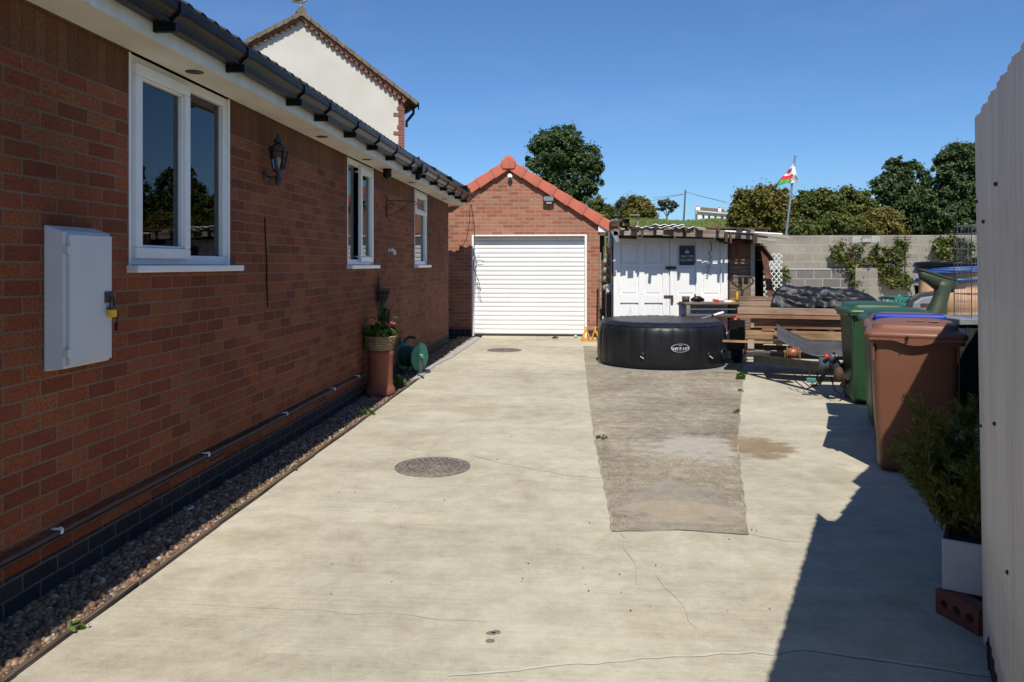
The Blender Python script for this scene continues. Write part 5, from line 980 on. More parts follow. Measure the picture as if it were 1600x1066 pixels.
p = G(899.5, 528.5); m = MB(); m.sphere((p.x, p.y, .034), .034, 12, 8); tag(obj('tennis_ball', m, M['leaf_ball'] if 'leaf_ball' in M else M['mint']), 'old green ball on the ground in front of the roller door', 'ball')
# ================================================================== work bench
bl, br = PD(1064, 472, 12.7), PD(1157, 472, 12.7); BC = (bl+br)/2; BC.z = 0; t = thing('work_bench', 'grey wooden work bench covered in tools in front of the shed', 'bench', BC, TH, local=True); bw = (br-bl).length/2
m = MB()
for i in range(4): m.box(-bw, bw, -.28+.14*i, -.145+.14*i, .84, .868)
obj('top', m, M['oldgrey'], t, bevel=.003); m = MB(); m.box(-bw+.05, bw-.02, -.27, -.25, .66, .685); m.box(-bw+.05, bw-.15, -.265, -.25, .755, .77); obj('rail', m, M['steel'], t); m = MB(); m.box(-bw+.04, bw-.04, .24, .26, .15, .82); m.box(-bw+.06, bw-.06, -.2, .2, .62, .65); obj('back_panel', m, M['timber_dark'], t)
for sx in (-1, 1):
    for sy in (-.24, .22): m = MB(); m.box(sx*(bw-.06)-.03, sx*(bw-.06)+.03, sy-.03, sy+.03, 0, .84); obj('leg', m, M['oldgrey'], t)
BT = Matrix.Rotation(TH, 3, 'Z')
def ontop(x, y): return BC + BT @ Vector((x, y, .869))
m = MB(); m.lathe([(.001, 0), (.06, 0), (.065, .09), (.055, .09), (.05, .02), (.001, .02)], ontop(-bw+.08, 0), 14); tag(obj('tin', m, M['brown_metal']), 'rusty tin at the left end of the work bench', 'tin')
m = MB(); q = ontop(-.22, -.05); m.tube([q+Vector((-.12, 0, .03)), q+Vector((-.05, 0, .05)), q+Vector((.02, .02, .05)), q+Vector((.10, 0, .03))], [.02, .045, .05, .02], 8); m.tube([q+Vector((-.02, 0, .06)), q+Vector((-.06, .02, .13))], .012, 6); tag(obj('angle_grinder', m, M['black_plastic']), 'black power tool lying on the work bench', 'power tool')
q = ontop(.08, -.1); t2 = thing('red_clamp', 'red handled clamp on the work bench', 'clamp', q); m = MB(); m.tube([q+Vector((-.07, 0, .035)), q+Vector((.03, 0, .02))], .022, 8); obj('handle', m, M['redpaint'], t2); m = MB(); m.bar(q+Vector((.02, 0, .02)), q+Vector((.22, .02, .015)), .012, .02); obj('bar', m, M['steel'], t2)
q = ontop(.30, -.12); m = MB(); m.bar(q+Vector((-.12, 0, .02)), q+Vector((.20, 0, .02)), .03, .03); m.bar(q+Vector((-.1, 0, .03)), q+Vector((-.06, 0, .06)), .03, .03); m.bar(q+Vector((.1, 0, .035)), q+Vector((.1, 0, .20)), .02, .025); m.bar(q+Vector((.1, 0, .20)), q+Vector((.22, 0, .20)), .02, .025); tag(obj('yellow_bar_clamp', m, M['padyellow']), 'yellow bar clamp standing on the right half of the work bench', 'clamp')
q = ontop(.22, -.2); m = MB(); m.box(q.x-.06, q.x+.06, q.y-.03, q.y+.03, q.z, q.z+.035); tag(obj('white_block', m, M['whiteclip'], bevel=.004), 'small white block on the front edge of the work bench', 'block')
# ================================================================== pallet truck
PT_ = C2W(3.62, 12.45, 0); t = thing('pallet_truck', 'red pallet truck with black loop handle between hot tub and trailer', 'pallet truck', PT_, TH, local=True)
m = MB(); m.tube([(.02, 0, .42), (.06, -.04, .80), (.10, -.06, 1.07)], .022, 8); hd_ = obj('shaft', m, M['blackmetal'], t); m = MB(); hx_, hz_ = .10, 1.07
lp = [(0, 0), (-.05, .04), (-.15, .10), (-.175, .16), (-.14, .21), (0, .225), (.14, .21), (.175, .16), (.15, .10), (.05, .04)]; m.tube([(hx_+x, -.06, hz_+z) for x, z in lp], .017, 8, closed=True); obj('handle', m, M['blackmetal'], hd_)
m = MB(); m.box(-.12, .10, -.10, .10, .12, .40); m.box(-.26, .22, .06, 1.0, .06, .11); obj('chassis', m, M['redpaint'], t, bevel=.01); m = MB(); m.lathe([(.05, .38), (.05, .52), (.03, .55), (.03, .62), (.001, .62)], (0, 0, 0), 12); m.lathe([(.04, .2), (.045, .34), (.001, .34)], (-.06, -.14, 0), 10); obj('pump', m, M['redpaint'], t)
for sx in (-1, 1): m = MB(); m.lathe([(.02, -.03), (.085, -.03), (.085, .03), (.02, .03)], (sx*.06, -.02, .087), 16, M=Matrix.Rotation(R(90), 3, 'Y')); obj('wheel', m, M['rubber'], t)
q = C2W(3.42, 12.0, 0); t2 = thing('white_pump', 'white and orange spa pump unit on the ground behind the hot tub', 'pump', q, TH, local=True); m = MB(); m.lathe([(.001, .02), (.10, .02), (.12, .05), (.12, .38), (.10, .42), (.001, .43)], (0,0,0), 20); obj('housing', m, M['whiteclip'], t2); m = MB(); m.lathe([(.125, .16), (.13, .2), (.13, .26), (.125, .30)], (0,0,0), 20); obj('band', m, M['redpaint'], t2); m = MB(); m.tube([(-.1, -.05, .12), (-.16, -.08, .1), (-.18, -.02, .06), (-.16, .1, .04)], .02, 8); obj('hose', m, M['bluehose'], t2)
# ================================================================== trailer with timber
TO = C2W(3.11, 10.2, 0); TA = TH-R(17.4); t = thing('trailer', 'old black flatbed trailer with drawbar and rusty hitch loaded with timber', 'trailer', TO, TA, local=True); TR_ = Matrix.Rotation(TA, 3, 'Z')
m = MB(); m.box(0, 1.9, -.03, .03, .26, .345); m.box(0, 1.9, 2.6, 2.66, .26, .345); m.box(0, .05, .031, 2.599, .26, .345); m.box(1.85, 1.9, .031, 2.599, .26, .345); m.box(.051, 1.849, .8, .85, .27, .34); m.box(.051, 1.849, 1.7, 1.75, .27, .34); fr_ = obj('frame', m, M['blackmetal'], t, bevel=.004)
m = MB(); m.box(.01, 1.89, -.034, -.031, .325, .347); obj('pale_edge', m, M['oldgrey'], fr_)  # pale strip along the top front edge of the rail
m = MB(); m.bar((.12, .0, .24), (.92, -1.42, .33), .07, .10); m.bar((1.78, .0, .24), (.98, -1.42, .33), .07, .10); m.box(.85, 1.05, -1.40, -1.28, .27, .36); obj('drawbar', m, M['blackmetal'], t, bevel=.004)
m = MB(); m.tube([(.95, -1.38, .36), (.95, -1.55, .37), (.95, -1.70, .36)], [.035, .045, .03], 10); m.bar((.95, -1.45, .40), (.95, -1.66, .50), .03, .04); m.box(.90, 1.0, -1.52, -1.40, .30, .42); obj('hitch', m, M['blackmetal'], t, bevel=.006); m = MB(); m.sphere((.97, -1.68, .30), .07, 12, 8, (.75, .8, 1.2)); m.tube([(.97, -1.66, .30), (1.05, -1.6, .2), (1.02, -1.55, .16)], .03, 8); obj('coupling_head', m, M['rust'], t)
m = MB(); m.lathe([(.07, -.05), (.07, .05)], (.84, -1.45, .38), 12, M=Matrix.Rotation(R(90), 3, 'Y')); m.sphere((.93, -1.5, .46), .06, 10, 8, (1, 1, .9)); obj('damper', m, M['binblue'] if False else M['reelgrey'], t); m = MB(); m.sphere((.86, -1.55, .47), .028, 8, 6); m.sphere((.81, -1.42, .40), .022, 8, 6); obj('red_lamp', m, M['redpaint'], t)
m = MB()
for k in range(4): m.tube([(.55+.08*k, -1.0-.1*k, .26), (.56+.07*k, -1.12-.08*k, .12+.02*k), (.66+.05*k, -1.28, .06+.02*k), (.80, -1.45, .14+.03*k), (.86, -1.5, .28)], .007, 5)
m.tube([(.9, -1.6, .25), (.93, -1.72, .12), (1.0, -1.7, .08), (1.05, -1.62, .15)], .009, 5); obj('cable', m, M['black_plastic'], t); m = MB(); m.box(.66, .76, -1.46, -1.41, .16, .21); obj('plug', m, M['teal'], t, bevel=.006)
# winch reel
wx, wy, wz = .55, -.62, .40; m = MB(); m.lathe([(.06, -.06), (.062, 0), (.06, .06)], (wx, wy, wz), 16, M=Matrix.Rotation(R(90), 3, 'Y')); rl = obj('winch', m, M['copper'], t); m = MB(); [m.lathe([(.02, x-.004), (.085, x-.004), (.085, x+.004), (.02, x+.004)], (wx, wy, wz), 18, M=Matrix.Rotation(R(90), 3, 'Y')) for x in (-.065, .065)]; m.box(wx-.09, wx+.09, wy-.02, wy+.02, wz-.13, wz-.10); m.box(wx-.092, wx-.08, wy-.02, wy+.02, wz-.10, wz+.03); m.box(wx+.08, wx+.092, wy-.02, wy+.02, wz-.10, wz+.03); obj('bracket', m, M['timber_pale'], rl)
Mx = Matrix.Rotation(R(90), 3, 'Y')
for wx_ in (-.14, 2.04):
    for wy_ in (1.55,):
        m = MB(); m.lathe([(.17, -.075), (.26, -.08), (.285, -.06), (.29, -.02), (.285, -.018), (.285, -.012), (.29, -.01), (.29, .01), (.285, .012), (.285, .018), (.29, .02), (.285, .06), (.26, .08), (.17, .075)], (wx_, wy_, .29), 32, M=Mx); w = obj('wheel', m, M['rubber'], t); m = MB(); m.lathe([(.001, -.05), (.12, -.05), (.172, -.07), (.172, .07), (.12, .05), (.001, .05)], (wx_, wy_, .29), 24, M=Mx); obj('rim', m, M['steel'], w)
        m = MB(); rg = [[Vector((wx_+dx, wy_+rr*math.cos(a), .29+rr*math.sin(a))) for dx, rr in ((-.11, .34), (.11, .34), (.11, .352), (-.11, .352))] for a in [R(-10+q*10) for q in range(21)]]; m.loft(rg, False); m.box(wx_-.11, wx_+.11, wy_-.36, wy_-.34, .30, .66) if wx_ < 0 else None; obj('mudguard', m, M['black_plastic'], t)
m = MB(); m.box(.02, .10, .0, .06, .35, .50); m.box(1.8, 1.88, .0, .06, .35, .50); m.box(.02, .10, 1.5, 1.56, .35, .50); m.box(1.8, 1.88, 1.5, 1.56, .35, .50); obj('bolster', m, M['oldgrey'], t)
def TW(x, y, z): return TO + TR_ @ Vector((x, y, z))
BG = 'timber boards stacked on the trailer'
def board(x0, x1, y0, y1, z0, z1, mt, label):
    c = TW((x0+x1)/2, (y0+y1)/2, z0); m = MB(); a, b, h = (x1-x0)/2, (y1-y0)/2, z1-z0
    n_ = 6; bow = random.uniform(-.006, .006)
    m.loft([[Vector((-a+2*a*i/n_, sy*b, zz+bow*math.sin(math.pi*i/n_))) for sy, zz in ((-1, 0), (1, 0), (1, h), (-1, h))] for i in range(n_+1)], False)
    o = obj('timber_board', m, M[mt]); o.location = c; o.rotation_euler = (0, 0, TA+R(random.uniform(-.5, .5))); return tag(o, label, 'board', BG)
ord_ = ['front', 'second', 'third', 'fourth']
for k in range(4): board(.0+.05*k, 2.3, .0+.26*k, .22+.26*k, .503, .612, 'timber_pale', ['thick pale beam lying lowest in front on the trailer stack', 'second lowest pale beam behind the thick front one', 'pale beam third from the front in the lowest layer', 'pale beam at the back of the lowest layer'][k])
for k in range(4): board(.10+.04*k, 2.3, .02+.24*k, .23+.24*k, .645, .705, 'timber_red', ['reddish board at the front just above the small spacers', 'second reddish board above the spacers', 'third reddish board from the front above the spacers', 'rear reddish board above the spacers'][k])
for k in range(3): board(.06+.05*k, 2.3, .01+.3*k, .26+.3*k, .708, .765, 'timber_grey', ['greyish board at the front under the protruding orange board', 'second greyish board in the middle layer', 'rear greyish board in the middle layer'][k])
for k in range(3): board(-.13+.03*k, 2.3, -.06+.3*k, .20+.3*k, .778, .822, 'timber_pale' if k else 'timber_red', ['orange brown board sticking out furthest to the left', 'second board of the layer with the orange brown board', 'rear board of the layer with the orange brown board'][k])
for k in range(4): board(-.11+.02*k, 2.3, -.05+.25*k, .18+.25*k, .832, .905, 'timber_grey', ['sunlit weathered board on top at the front of the stack', 'second top board from the front under the black cover', 'third top board from the front under the black cover', 'rear top board under the black cover'][k])
board(-.10, .42, .55, .75, .91, .975, 'timber_grey', 'short weathered offcut on top at the left, lower of two'); board(-.12, .36, .62, .80, .98, 1.03, 'timber_grey', 'short weathered offcut on top at the left, upper of two')
for x in (.25, .60, 1.05, 1.6): 
    o = board(x-.03, x+.03, .03, .9, .614, .643, 'timber_dark', {.25: 'small dark spacer stick at the left between the lower layers', .60: 'second small dark spacer stick from the left', 1.05: 'third small dark spacer stick from the left', 1.6: 'small dark spacer stick at the right between the layers'}[x]); o['group'] = 'spacer sticks in the timber stack'
board(.2, .36, -.02, .10, .614, .640, 'timber_pale', 'small pale offcut resting on the lowest beam')
m = MB(); m.bar(TW(-.30, -.10, .472), TW(2.0, -.10, .455), .025, .028); tag(obj('thin_lath', m, M['timber_pale']), 'long thin pale lath lying across the front of the trailer', 'lath')
# curved grey plastic sheet
def shp(u, v):
    x = .38+1.25*u; z = .36+.20*max(0, 1-u*2.6)**1.6*1.0 + .10*max(0, u-.55)**1.2; return TW(x, -.55+.42*v+.12*u, z + .16*v*(1-.2*u)+.012*fbm(u*4, v*3))
m = MB(); m.grid(shp, 24, 8); o = obj('plastic_sheet', m, M['darkgreyplastic'], fix=False); o.modifiers.new('s', 'SOLIDIFY').thickness = .006; tag(o, 'bent grey plastic sheet resting on the trailer drawbar', 'sheet')
# black cover on top of the timber
def zq(v): return v*4
def tarp(u, v):
    x = .32+1.42*u; y = .30+.80*v; e = min(1, min(u, 1-u)*9, )**.6; f = min(1, v*6)**.7*min(1, (1-v)*6)**.7
    h = (.28-.10*u)*(1 if u < .8 else 1-(u-.8)*2.6)
    zz = h*min(e, f)+.030*fbm(x*4, y*5)*min(1, e)+.07*abs(mnoise.noise(Vector((x*3.2+v*6, v*5-x*1.5, 2))))*(1-abs(2*f-1))+.03*abs(mnoise.noise(Vector((x*6-v*9, v*8, 4))))-.012*abs(mnoise.noise(Vector((x*11+y*6, y*8, 7))))
    return TW(x+.02*fbm(v*7, u*3, 4), y-.05*(f < .5)*(1-f)+(.11*mnoise.noise(Vector((x*3.1+f*2.2, f*2.5, 1)))+.05*abs(mnoise.noise(Vector((x*6.5-f*4, f*4, 5)))))*(1-f), .912+max(0, zz))
m = MB(); m.grid(tarp, 130, 90); tt = tag(obj('rolled_cover', m, M['coverfabric'], fix=False), 'lumpy black vinyl cover bundle lying on top of the timber stack', 'cover')
m = MB(); m.grid(lambda u, v: tarp(.08+.15*u, .30+.08*v)+Vector((0,0,.004)), 10, 5); m.grid(lambda u, v: tarp(.42+.12*u, .34+.05*v)+Vector((0,0,.004)), 8, 4); obj('printed_patch', m, M['reelgrey'], tt, fix=False)
# ================================================================== lean-to with rusty roof, brown board, lattice
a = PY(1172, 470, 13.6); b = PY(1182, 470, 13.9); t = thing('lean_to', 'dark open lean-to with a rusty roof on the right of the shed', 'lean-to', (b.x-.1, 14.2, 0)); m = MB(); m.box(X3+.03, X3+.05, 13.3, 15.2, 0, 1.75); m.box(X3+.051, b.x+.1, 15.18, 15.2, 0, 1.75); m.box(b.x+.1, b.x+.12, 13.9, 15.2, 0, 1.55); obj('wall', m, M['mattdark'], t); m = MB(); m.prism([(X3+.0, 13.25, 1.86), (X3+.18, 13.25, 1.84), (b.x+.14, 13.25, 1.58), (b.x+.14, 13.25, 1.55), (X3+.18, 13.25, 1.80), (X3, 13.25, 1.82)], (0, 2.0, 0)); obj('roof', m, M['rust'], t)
pa, pb = PY(1208, 470, 13.2), PY(1192, 385, 13.35); pa.z = .75; m = MB(); pa2 = pa+(pa-pb)*.85; m.bar(pa2, pb, .10, .03, up=(0,1,0)); tag(obj('leaning_board', m, M['browntimberv']), 'reddish brown board leaning against the lean-to beside the lattice', 'board')
t = thing('lattice', 'white diamond lattice panel in front of the block wall', 'trellis', PY(1205, 470, 14.4)*Vector((1,1,0)) if False else Vector((PY(1205, 470, 14.4).x, 14.4, 0)))
la, lb = PY(1190, 396, 14.4), PY(1222, 396, 14.4); w_ = lb.x-la.x; zb_, zt_ = .55, la.z; m = MB(); sp_ = w_/4.2
def clipseg(x0, z0, dx, dz):
    ts = [0, 99]
    for p0, d0, lo, hi in ((x0, dx, 0, w_), (z0, dz, 0, zt_-zb_)):
        t0, t1 = sorted(((lo-p0)/d0, (hi-p0)/d0)); ts[0] = max(ts[0], t0); ts[1] = min(ts[1], t1)
    return ts
H_ = zt_-zb_
for sgn in (1, -1):
    k = -30
    while k < 30:
        x0 = k*sp_; dx, dz = sgn*1.0, 1.25; x0s = x0 if sgn > 0 else x0
        # start below and walk up
        p0, q0 = x0 - dx*3, -dz*3; ts = [-99, 99]
        for pp, dd, lo, hi in ((p0, dx, 0, w_), (q0, dz, 0, H_)):
            t0, t1 = sorted(((lo-pp)/dd, (hi-pp)/dd)); ts[0] = max(ts[0], t0); ts[1] = min(ts[1], t1)
        if ts[1]-ts[0] > .02: m.bar((la.x+p0+dx*ts[0], 14.4+(.006 if sgn > 0 else -.006), zb_+q0+dz*ts[0]), (la.x+p0+dx*ts[1], 14.4+(.006 if sgn > 0 else -.006), zb_+q0+dz*ts[1]), .01, .03, up=(0,1,0))
        k += 1
obj('slat', m, M['upvc'], t); m = MB(); m.box(la.x-.0, la.x+.02, 14.412, 14.43, 0, zb_+.6); m.box(lb.x-.02, lb.x, 14.412, 14.43, 0, zb_+.6); obj('stake', m, M['oldgrey'], t)
# ================================================================== chimney pot planter, basket, hose reel
c = G(594, 617); t = thing('chimney_pot', 'tall terracotta chimney pot used as a plant stand by the brick wall', 'chimney pot', c, local=True); m = MB(); m.lathe([(.10, 0), (.168, 0), (.172, .03), (.165, .085), (.148, .10), (.143, .14), (.142, .38), (.147, .44), (.152, .46), (.152, .50), (.135, .505), (.125, .49), (.12, .3), (.001, .3)], (0,0,0), 36); obj('pot', m, M['terracotta'], t)
t = thing('flower_basket', 'wicker basket of green plants and pink flowers on the terracotta chimney pot', 'flower basket', c+Vector((0,0,.506)), local=True); m = MB()
for k in range(8): rr = .13+.005*k*1.3; m.tube([((rr+.004*math.sin(a*14+k*3.14))*math.cos(a), (rr+.004*math.sin(a*14+k*3.14))*math.sin(a), .012+k*.021) for a in np.arange(0, 6.28, .11)], .0115, 6, closed=True)
m.lathe([(.001, .002), (.125, .002), (.16, .165), (.15, .165), (.001, .14)], (0,0,0), 24); obj('basket', m, M['wicker'], t)
c3 = np.array(c); V, F = leaves([(0, 0, .20, .16, .16, .07), (-.14, -.02, .14, .06, .07, .12), (.10, 0, .24, .08, .08, .06)], 900, .05, 4, ncl=50, aspect=1.5); foliage('foliage', t, V, F, M['leaf_fresh'])
m = MB(); fl = [(-.03, .0, .40), (.14, -.05, .30), (.03, .04, .46), (.16, .03, .26)]
for x, y, z in fl[:2]: m.tube([(x*.5, y*.5, .16), (x*.8, y, z-.07), (x, y, z)], .004, 5)
m.tube([(.03, .03, .16), (.06, .02, .36), (.09, .0, .50), (.13, 0, .52)], .006, 5); m.tube([(0, .03, .16), (.02, .03, .46), (-.02, .02, .50)], .007, 5); m.tube([(.1, 0, .2), (.18, 0, .36)], .004, 5); obj('stem', m, M['leaf_mid'], t)
def petals(m, c, r, n, seed):
    rs_ = random.Random(seed)
    for k in range(n):
        a = 6.28*k/n; e = rs_.uniform(-.2, .5); m.obox((c[0]+r*.6*math.cos(a), c[1]+r*.6*math.sin(a), c[2]+r*.3*e), (r*.9, r*.6, r*.12), Matrix.Rotation(a, 3, 'Z') @ Matrix.Rotation(-e, 3, 'Y'))
m = MB(); petals(m, (-.03, 0, .40), .04, 9, 1); petals(m, (-.03, 0, .415), .028, 7, 2); petals(m, (.14, -.05, .31), .045, 9, 3); petals(m, (.14, -.05, .325), .03, 7, 4); obj('flower', m, M['pink'], t); m = MB(); petals(m, (.18, 0, .37), .035, 6, 5); petals(m, (.17, .0, .35), .03, 6, 8); obj('bud', m, M['leaf_fresh'], t)
V, F = leaves([(.03, .03, .42, .05, .05, .09)], 60, .09, 8, ncl=12, aspect=3); foliage('dark_foliage', t, V, F, M['leaf_dark'])
c = G(643, 584); t = thing('hose_reel', 'green garden hose reel with a wound dark hose beside the chimney pot', 'hose reel', c, R(-25), local=True); Mx = Matrix.Rotation(R(90), 3, 'Y')
for x in (-.13, .13): m = MB(); m.lathe([(.05, -.006), (.19, -.006), (.19, .006), (.05, .006)], (x, 0, .235), 32, M=Mx); m.lathe([(.175, -.012), (.192, -.012), (.192, .012), (.175, .012)], (x, 0, .235), 32, M=Mx); [m.bar((x, .05*math.cos(R(q)), .235+.05*math.sin(R(q))), (x, .18*math.cos(R(q)), .235+.18*math.sin(R(q))), .018, .02, up=(1,0,0)) for q in range(0, 360, 60)]; obj('flange', m, M['reelgreen'], t)
m = MB(); m.tube([((-.11+.22*abs(((a/6.28*.095) % 2)-1)), (.10+.035*(a/90)+.006*math.sin(a*3))*math.cos(a), .235+(.10+.035*(a/90)+.006*math.sin(a*3))*math.sin(a)) for a in np.arange(0, 90, .3)], .013, 6); m.tube([(.10, -.1, .10), (.18, -.14, .02), (.30, -.2, .014), (.42, -.30, .014)], .012, 6); obj('hose', m, M['greenhose'], t)
m = MB(); m.tube([(-.16, .20, .012), (-.16, -.18, .012), (.16, -.18, .012), (.16, .20, .012), (-.16, .20, .012)], .016, 8); [m.bar((x, 0, .02), (x, 0, .26), .025, .05, up=(0,1,0)) for x in (-.155, .155)]; m.tube([(-.155, .0, .25), (-.155, .07, .45), (-.1, .08, .49), (.02, .08, .48)], .02, 8); m.tube([(-.19, -.02, .46), (-.2, .0, .2), (-.18, -.1, .04)], .03, 8); obj('frame', m, M['reelgrey'], t); m = MB(); m.tube([(.14, 0, .235), (.19, 0, .235), (.19, -.06, .27), (.23, -.06, .27)], .012, 6); obj('crank', m, M['mint'], t)
# weeds
def weed(name, c, n, sz, spread, h, label, seed, mt='leaf_fresh'):
    t = thing(name, label, 'weed', c); V, F = leaves([(c[0], c[1], c[2]+h*.5, spread, spread, h*.5)], n, sz, seed, ncl=10, aspect=1.7); V[:, 2] = np.maximum(V[:, 2], c[2]+.004); foliage('foliage', t, V, F, M[mt]); return t
weed('weed', G(1157, 593), 60, .05, .05, .08, 'bright green weed in the joint in front of the trailer', 1); weed('weed', G(1158, 612), 16, .03, .03, .03, 'tiny weed in the concrete joint just below the bright green weed', 2); weed('weed', G(1153, 645), 22, .03, .05, .025, 'low mossy weed in the joint above the damp patch', 3)
weed('weed', G(941, 687), 26, .03, .05, .025, 'small moss tuft at the left edge of the worn concrete strip', 4); weed('weed', G(868, 529), 20, .05, .06, .04, 'flat weed at the foot of the white roller door', 5); weed('weed', G(198, 838), 50, .028, .05, .05, 'dark green weed growing among the pebbles near the wall', 6)
weed('weed', G(622, 606), 70, .05, .06, .16, 'weed growing at the base of the terracotta chimney pot', 7); weed('weed', G(574, 648), 40, .04, .06, .05, 'low weed at the gravel edge in front of the chimney pot', 8); weed('weed', G(362, 803), 26, .02, .03, .03, 'small weed on the timber edging in the lower left middle', 9); weed('weed', G(118, 985), 30, .02, .03, .03, 'small weed at the timber edging near the lower left corner', 10); weed('weed', G(462, 735), 20, .02, .03, .03, 'little yellow green weed at the edging left of the manhole', 12)
m = MB(); cc = G(297, 800); m.grid(lambda u, v: Vector((cc.x+.03*(u-.5)+.006*fbm(u*5, v*5), cc.y+.05*(v-.5), .022+.012*fbm(u*4, v*4, 2))), 6, 6); o = obj('paper_scrap', m, M['whiteclip'], fix=False); o.modifiers.new('s', 'SOLIDIFY').thickness = .001; tag(o, 'small white paper scrap lying on the pebbles', 'litter')
# ================================================================== plants on the block wall
def climber(name, label, u0, v0, stems_, blobs, n, size, seed, leaf, flower=None, pflow=()):
    b = PY(u0, v0, BY-.2); t = thing(name, label, 'climbing plant', (b.x, BY-.25, .0)); m = MB()
    for s in stems_: m.tube([PY(u, v, BY-.12-.10*(i % 2)) for i, (u, v) in enumerate(s)], .010, 5)
    obj('stem', m, M['pale_bark'], t); k = BY/1200
    bl = []
    for (u, v, ru, rv) in blobs: p = PY(u, v, BY-.20); bl.append((p.x, p.y, p.z, ru*k, .13, rv*k))
    V, F = leaves(bl, n, size, seed, clump=.42, ncl=90, aspect=1.6, shell=.1); V[:, 1] = np.minimum(V[:, 1], BY-.02); foliage('foliage', t, V, F, M[leaf])
    if flower:
        m = MB()
        for i, (u, v) in enumerate(pflow): p = PY(u, v, BY-.36); petals(m, (p.x, p.y, p.z), .045, 6, i); petals(m, (p.x+.06, p.y-.03, p.z-.05), .035, 6, i+3)
        obj('flower', m, M[flower], t)
climber('climbing_rose', 'climbing rose with sparse leaves on the left part of the block wall', 1325, 460, [[(1338, 462), (1333, 440), (1336, 420), (1325, 400), (1315, 385), (1303, 374)], [(1336, 440), (1330, 415), (1338, 395), (1342, 380)], [(1334, 450), (1345, 425), (1350, 400), (1346, 385)]], [(1308, 385, 14, 10), (1318, 402, 16, 12), (1330, 415, 12, 14), (1341, 388, 10, 12), (1303, 398, 8, 8), (1337, 440, 9, 16), (1345, 405, 8, 14)], 1300, .07, 21, 'leaf_mid', 'redpetal', [(1323, 383), (1302, 378), (1330, 408)])
climber('clematis', 'bushy clematis with purple flowers on the middle of the block wall', 1385, 450, [[(1395, 455), (1390, 430), (1380, 410), (1372, 395)], [(1400, 450), (1405, 425), (1410, 400), (1415, 380)]], [(1372, 393, 12, 9), (1390, 402, 18, 16), (1400, 418, 18, 16), (1383, 418, 14, 14), (1412, 438, 12, 18), (1396, 440, 16, 14), (1410, 386, 12, 8), (1360, 405, 8, 12)], 3200, .065, 22, 'leaf_mid', 'purple', [(1378, 400), (1391, 413), (1354, 414), (1397, 408)])
climber('wall_climber', 'straggly leafy climber hanging over the block wall behind the wire cage', 1480, 420, [[(1478, 430), (1476, 405), (1470, 385), (1465, 370)]], [(1470, 378, 16, 10), (1482, 392, 14, 14), (1466, 392, 9, 12), (1490, 378, 14, 10), (1485, 410, 10, 12), (1510, 385, 20, 20), (1520, 410, 20, 16)], 1500, .085, 23, 'leaf_mid')
climber('yellow_vine', 'yellow green vine growing through the white lattice', 1205, 450, [[(1200, 470), (1204, 440), (1198, 410)]], [(1196, 410, 8, 10), (1205, 430, 12, 16), (1215, 445, 10, 12), (1222, 425, 10, 8), (1228, 430, 8, 10), (1196, 455, 8, 12)], 420, .075, 24, 'leaf_mid')
p0, p1 = PY(1399, 371, BY-.04), PY(1424, 415, BY-.04); m = MB()
for f in (.15, .62): x = p0.x+(p1.x-p0.x)*f; m.tube([(x, BY-.04, p1.z-.35), (x, BY-.04, p0.z+.05)], .009, 5)
for f in (.0, .3, .62, .95): z = p0.z-(p0.z-p1.z)*f; m.tube([(p0.x-.05, BY-.05, z), (p1.x, BY-.05, z)], .009, 5)
tag(obj('metal_trellis', m, M['rust']), 'rusty square metal trellis fixed to the block wall', 'trellis')
p = PY(1353, 374, BY); m = MB(); m.box(p.x-.35, p.x-.12, BY-.006, BY-.001, p.z-.09, p.z+.09); m.box(p.x+.14, p.x+.36, BY-.006, BY-.001, p.z-.09, p.z+.09); m.box(p.x-.10, p.x+.12, BY-.03, BY-.001, p.z-.075, p.z+.02); tag(obj('wall_patch', m, M['kerb']), 'pale repair blocks near the top of the block wall above the climbers', 'wall block')
# ================================================================== flag
fb, ft = PD(1228, 372, 24.5), PD(1242.5, 243, 24.5); t = thing('flagpole', 'slightly leaning grey flagpole behind the block wall', 'flagpole', (fb.x, fb.y, 0)); bb = fb+(fb-ft)*.75; m = MB(); m.tube([bb, fb, ft], [.05, .042, .03], 10); m.sphere(ft, .04, 8, 6); obj('pole', m, M['steel'], t)
m = MB(); A, Bp, Cp, Dp = PD(1241, 256, 24.4), PD(1247.5, 285, 24.2), PD(1235.5, 286, 24.3), PD(1211.5, 290, 24.5)
def fl_(u, v):
    # u along the lower hem (right to left), v from the hoist point down
    hem = Bp.lerp(Cp, u/.35) if u < .35 else Cp.lerp(Dp, (u-.35)/.65); p = A.lerp(hem, v); return p + Vector((0, .10*v*math.sin(u*9), 0)) + Vector((.012*math.sin(v*9+u*4), .05*math.sin(v*7+u*5), .01*math.sin(u*14)))
nu_, nv_ = 48, 40; vs = [fl_(i/nu_, j/nv_) for j in range(nv_+1) for i in range(nu_+1)]
for j in range(nv_):
    for i in range(nu_):
        u, v = (i+.5)/nu_, (j+.5)/nv_; mi = 0
        if u > .55-.25*v and v > .74+.16*(1-u): mi = 2
        elif u > .30 and (.55+.06*math.sin(u*13) < v < .93) and not (v > .66 and u < .4 and math.sin(v*50) > 0): mi = 1
        elif u > .55 and .22 < v < .46+.05*math.sin(u*20): mi = 1
        if mi == 1 and .47 < v < .54: mi = 0
        m.mi.append(mi); m.sm.append(True); b = 0; m.f.append((j*(nu_+1)+i, j*(nu_+1)+i+1, (j+1)*(nu_+1)+i+1, (j+1)*(nu_+1)+i))
m.v = [tuple(q) for q in vs]; fo = obj('flag', m, [M['flag_white'], M['flag_red'], M['flag_green']], fix=False); fo.modifiers.new('s', 'SOLIDIFY').thickness = .004; tag(fo, 'white and green flag with a red emblem hanging twisted from the leaning pole', 'flag')
